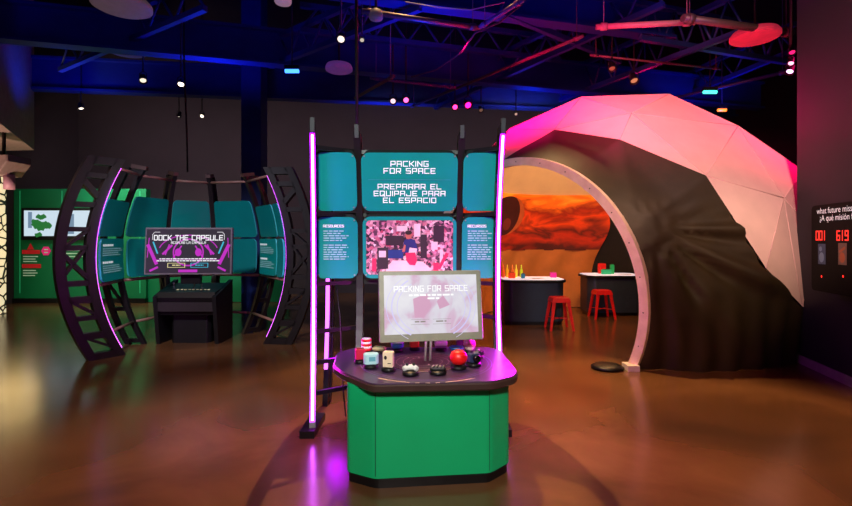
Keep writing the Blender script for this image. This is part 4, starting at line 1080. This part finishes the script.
# ------------------------------------------------------------------ light
def spotl(name, p, t, e, col, size, blend=.5, r=.1):
    l = bpy.data.lights.new(name, 'SPOT'); l.energy = e; l.color = lin(col)[:3]; l.spot_size = math.radians(size); l.spot_blend = blend; l.shadow_soft_size = r
    o = bpy.data.objects.new(name, l); COL.objects.link(o); o.location = p; o.rotation_euler = (V(t)-V(p)).to_track_quat('-Z', 'Y').to_euler(); return o
def pt(name, p, e, col, r=.3):
    l = bpy.data.lights.new(name, 'POINT'); l.energy = e; l.color = lin(col)[:3]; l.shadow_soft_size = r
    o = bpy.data.objects.new(name, l); COL.objects.link(o); o.location = p; return o
def area(name, p, t, e, col, sx, sy):
    l = bpy.data.lights.new(name, 'AREA'); l.shape = 'RECTANGLE'; l.size = sx; l.size_y = sy; l.energy = e; l.color = lin(col)[:3]
    o = bpy.data.objects.new(name, l); COL.objects.link(o); o.location = p; o.rotation_euler = (V(t)-V(p)).to_track_quat('-Z', 'Y').to_euler(); return o
WARM = (255, 214, 160)
spotl('back_key', (-.7, 7.0, 9.3), (.55, 3.3, 0), 6000, (255, 204, 140), 50, .45, .05)
spotl('front_key', (.2, -1.3, 3.5), (0, 3.3, .45), 900, (255, 240, 228), 34, .8, .25)
spotl('front_panel', (-.5, -.6, 3.6), (-.1, 4.2, 1.9), 1060, (240, 255, 246), 40, .8, .25)
spotl('left_pool', (-4.6, 3.0, 5.2), (-4.9, 5.0, 0), 328, (255, 214, 140), 80, .8, .2)
spotl('dock_key', (-3.2, 2.6, 4.8), (-3.5, 7.6, 1.4), 950, (235, 236, 255), 44, .8, .2)
spotl('dome_front', (2.0, .5, 5.2), (4.1, 6.8, 3.0), 1750, (255, 206, 190), 42, .7, .3)
spotl('dome_magenta', (.6, 7.8, 4.75), (2.6, 8.2, 3.4), 900, (255, 8, 110), 80, .6, .3)
spotl('dome_magenta_right', (6.9, 6.9, 5.0), (5.2, 7.8, 2.9), 900, (255, 4, 110), 60, .6, .2)
spotl('cover_wash', (3.0, 1.6, 3.4), (3.9, 6.2, 1.25), 300, (255, 228, 176), 25, .8, .2)
spotl('dome_magenta_back', (5.5, 12.0, 4.8), (4.0, 9.6, 3.6), 300, (255, 8, 120), 80, .6, .3)
spotl('dome_pink_front', (1.3, 4.6, 4.75), (3.2, 7.6, 3.4), 950, (255, 50, 110), 62, .7, .3)
pt('dome_inside', (3.5, 8.3, 3.6), 160, (255, 196, 130), .3)
spotl('dome_inside_mural', (2.7, 8.0, 3.3), (2.9, 11.2, 1.6), 200, (255, 200, 140), 95, .8, .2)
spotl('magenta_floor', (4.2, 4.6, 5.2), (3.2, 3.6, 0), 110, (255, 20, 80), 60, .9, .2)
spotl('wall_pink', (3.2, 3.4, 5.3), (4.9, 6.0, 3.6), 25, (255, 60, 80), 60, .9, .2)
pt('neon_fill', (.67, 3.80, .92), 40, (226, 0, 205), .12)  # added point lamps that boost the neon light on table and floor
pt('neon_fill', (-.92, 3.8, .8), 22, (222, 0, 205), .12)
pt('neon_fill', (-.82, 4.45, .55), 9, (190, 0, 255), .1)
spotl('arch_key', (1.2, 1.2, 5.0), (2.45, 5.7, .9), 560, (255, 196, 140), 27, .6, .15)
spotl('table_fill', (-1.6, 1.3, 2.7), (0, 3.8, .75), 60, (255, 236, 226), 26, .8, .2)
spotl('dock_left_fill', (-2.2, 5.2, 3.6), (-4.3, 7.2, 1.5), 150, (225, 245, 240), 40, .8, .2)
spotl('green_wash', (-7.0, 9.6, 4.6), (-7.0, 12.2, 1.3), 650, (240, 255, 230), 80, .8, .2)
pt('lattice_glow', (-8.2, 9.6, 1.6), 22, (255, 214, 140), .4)
spotl('bulkhead_wash', (-8.0, 7.4, .6), (-8.6, 9.2, 3.6), 420, (255, 214, 190), 60, .9, .2)
for k, (x, y, e) in enumerate(((-7, 5.5, 90), (-4, 9, 110), (0, 7.5, 110), (3.5, 5.8, 90), (2.5, 11.5, 90), (6.5, 10.5, 80), (-1.0, 12, 90), (-7.5, 10, 70))):
    spotl('blue_uplight', (x, y, 4.2), (x, y+.01, 6), e*.95, (6, 44, 255), 150, .6, .3)
area('blue_wash', (-1, 5, 4.25), (-1, 5.01, 6), 60, (8, 50, 255), 8, 4)
for x in (-8, -4.5, -1, 2.5): spotl('back_wall_wash', (x, 11.2, 4.1), (x, 14.5, 3.2), 230, (226, 205, 215), 150, .9, .5)
w = bpy.data.worlds.new('World'); SC.world = w; w.use_nodes = True
w.node_tree.nodes['Background'].inputs['Color'].default_value = (.35, .25, .4, 1); w.node_tree.nodes['Background'].inputs['Strength'].default_value = .03

# ------------------------------------------------------------------ camera
cam = bpy.data.cameras.new('camera'); co = bpy.data.objects.new('camera', cam); COL.objects.link(co)
co.location = (0, 0, HC); co.rotation_euler = (math.radians(90), 0, 0)
cam.sensor_fit = 'HORIZONTAL'; cam.sensor_width = 36; cam.lens = 36*F0/852; cam.shift_y = -(253-HY)/852
cam.clip_start = .05; cam.clip_end = 100
SC.camera = co
SC.view_settings.view_transform = 'Standard'; SC.view_settings.look = 'None'
SC.cycles.use_denoising = True
SC.cycles.max_bounces = 6; SC.cycles.sample_clamp_indirect = 4
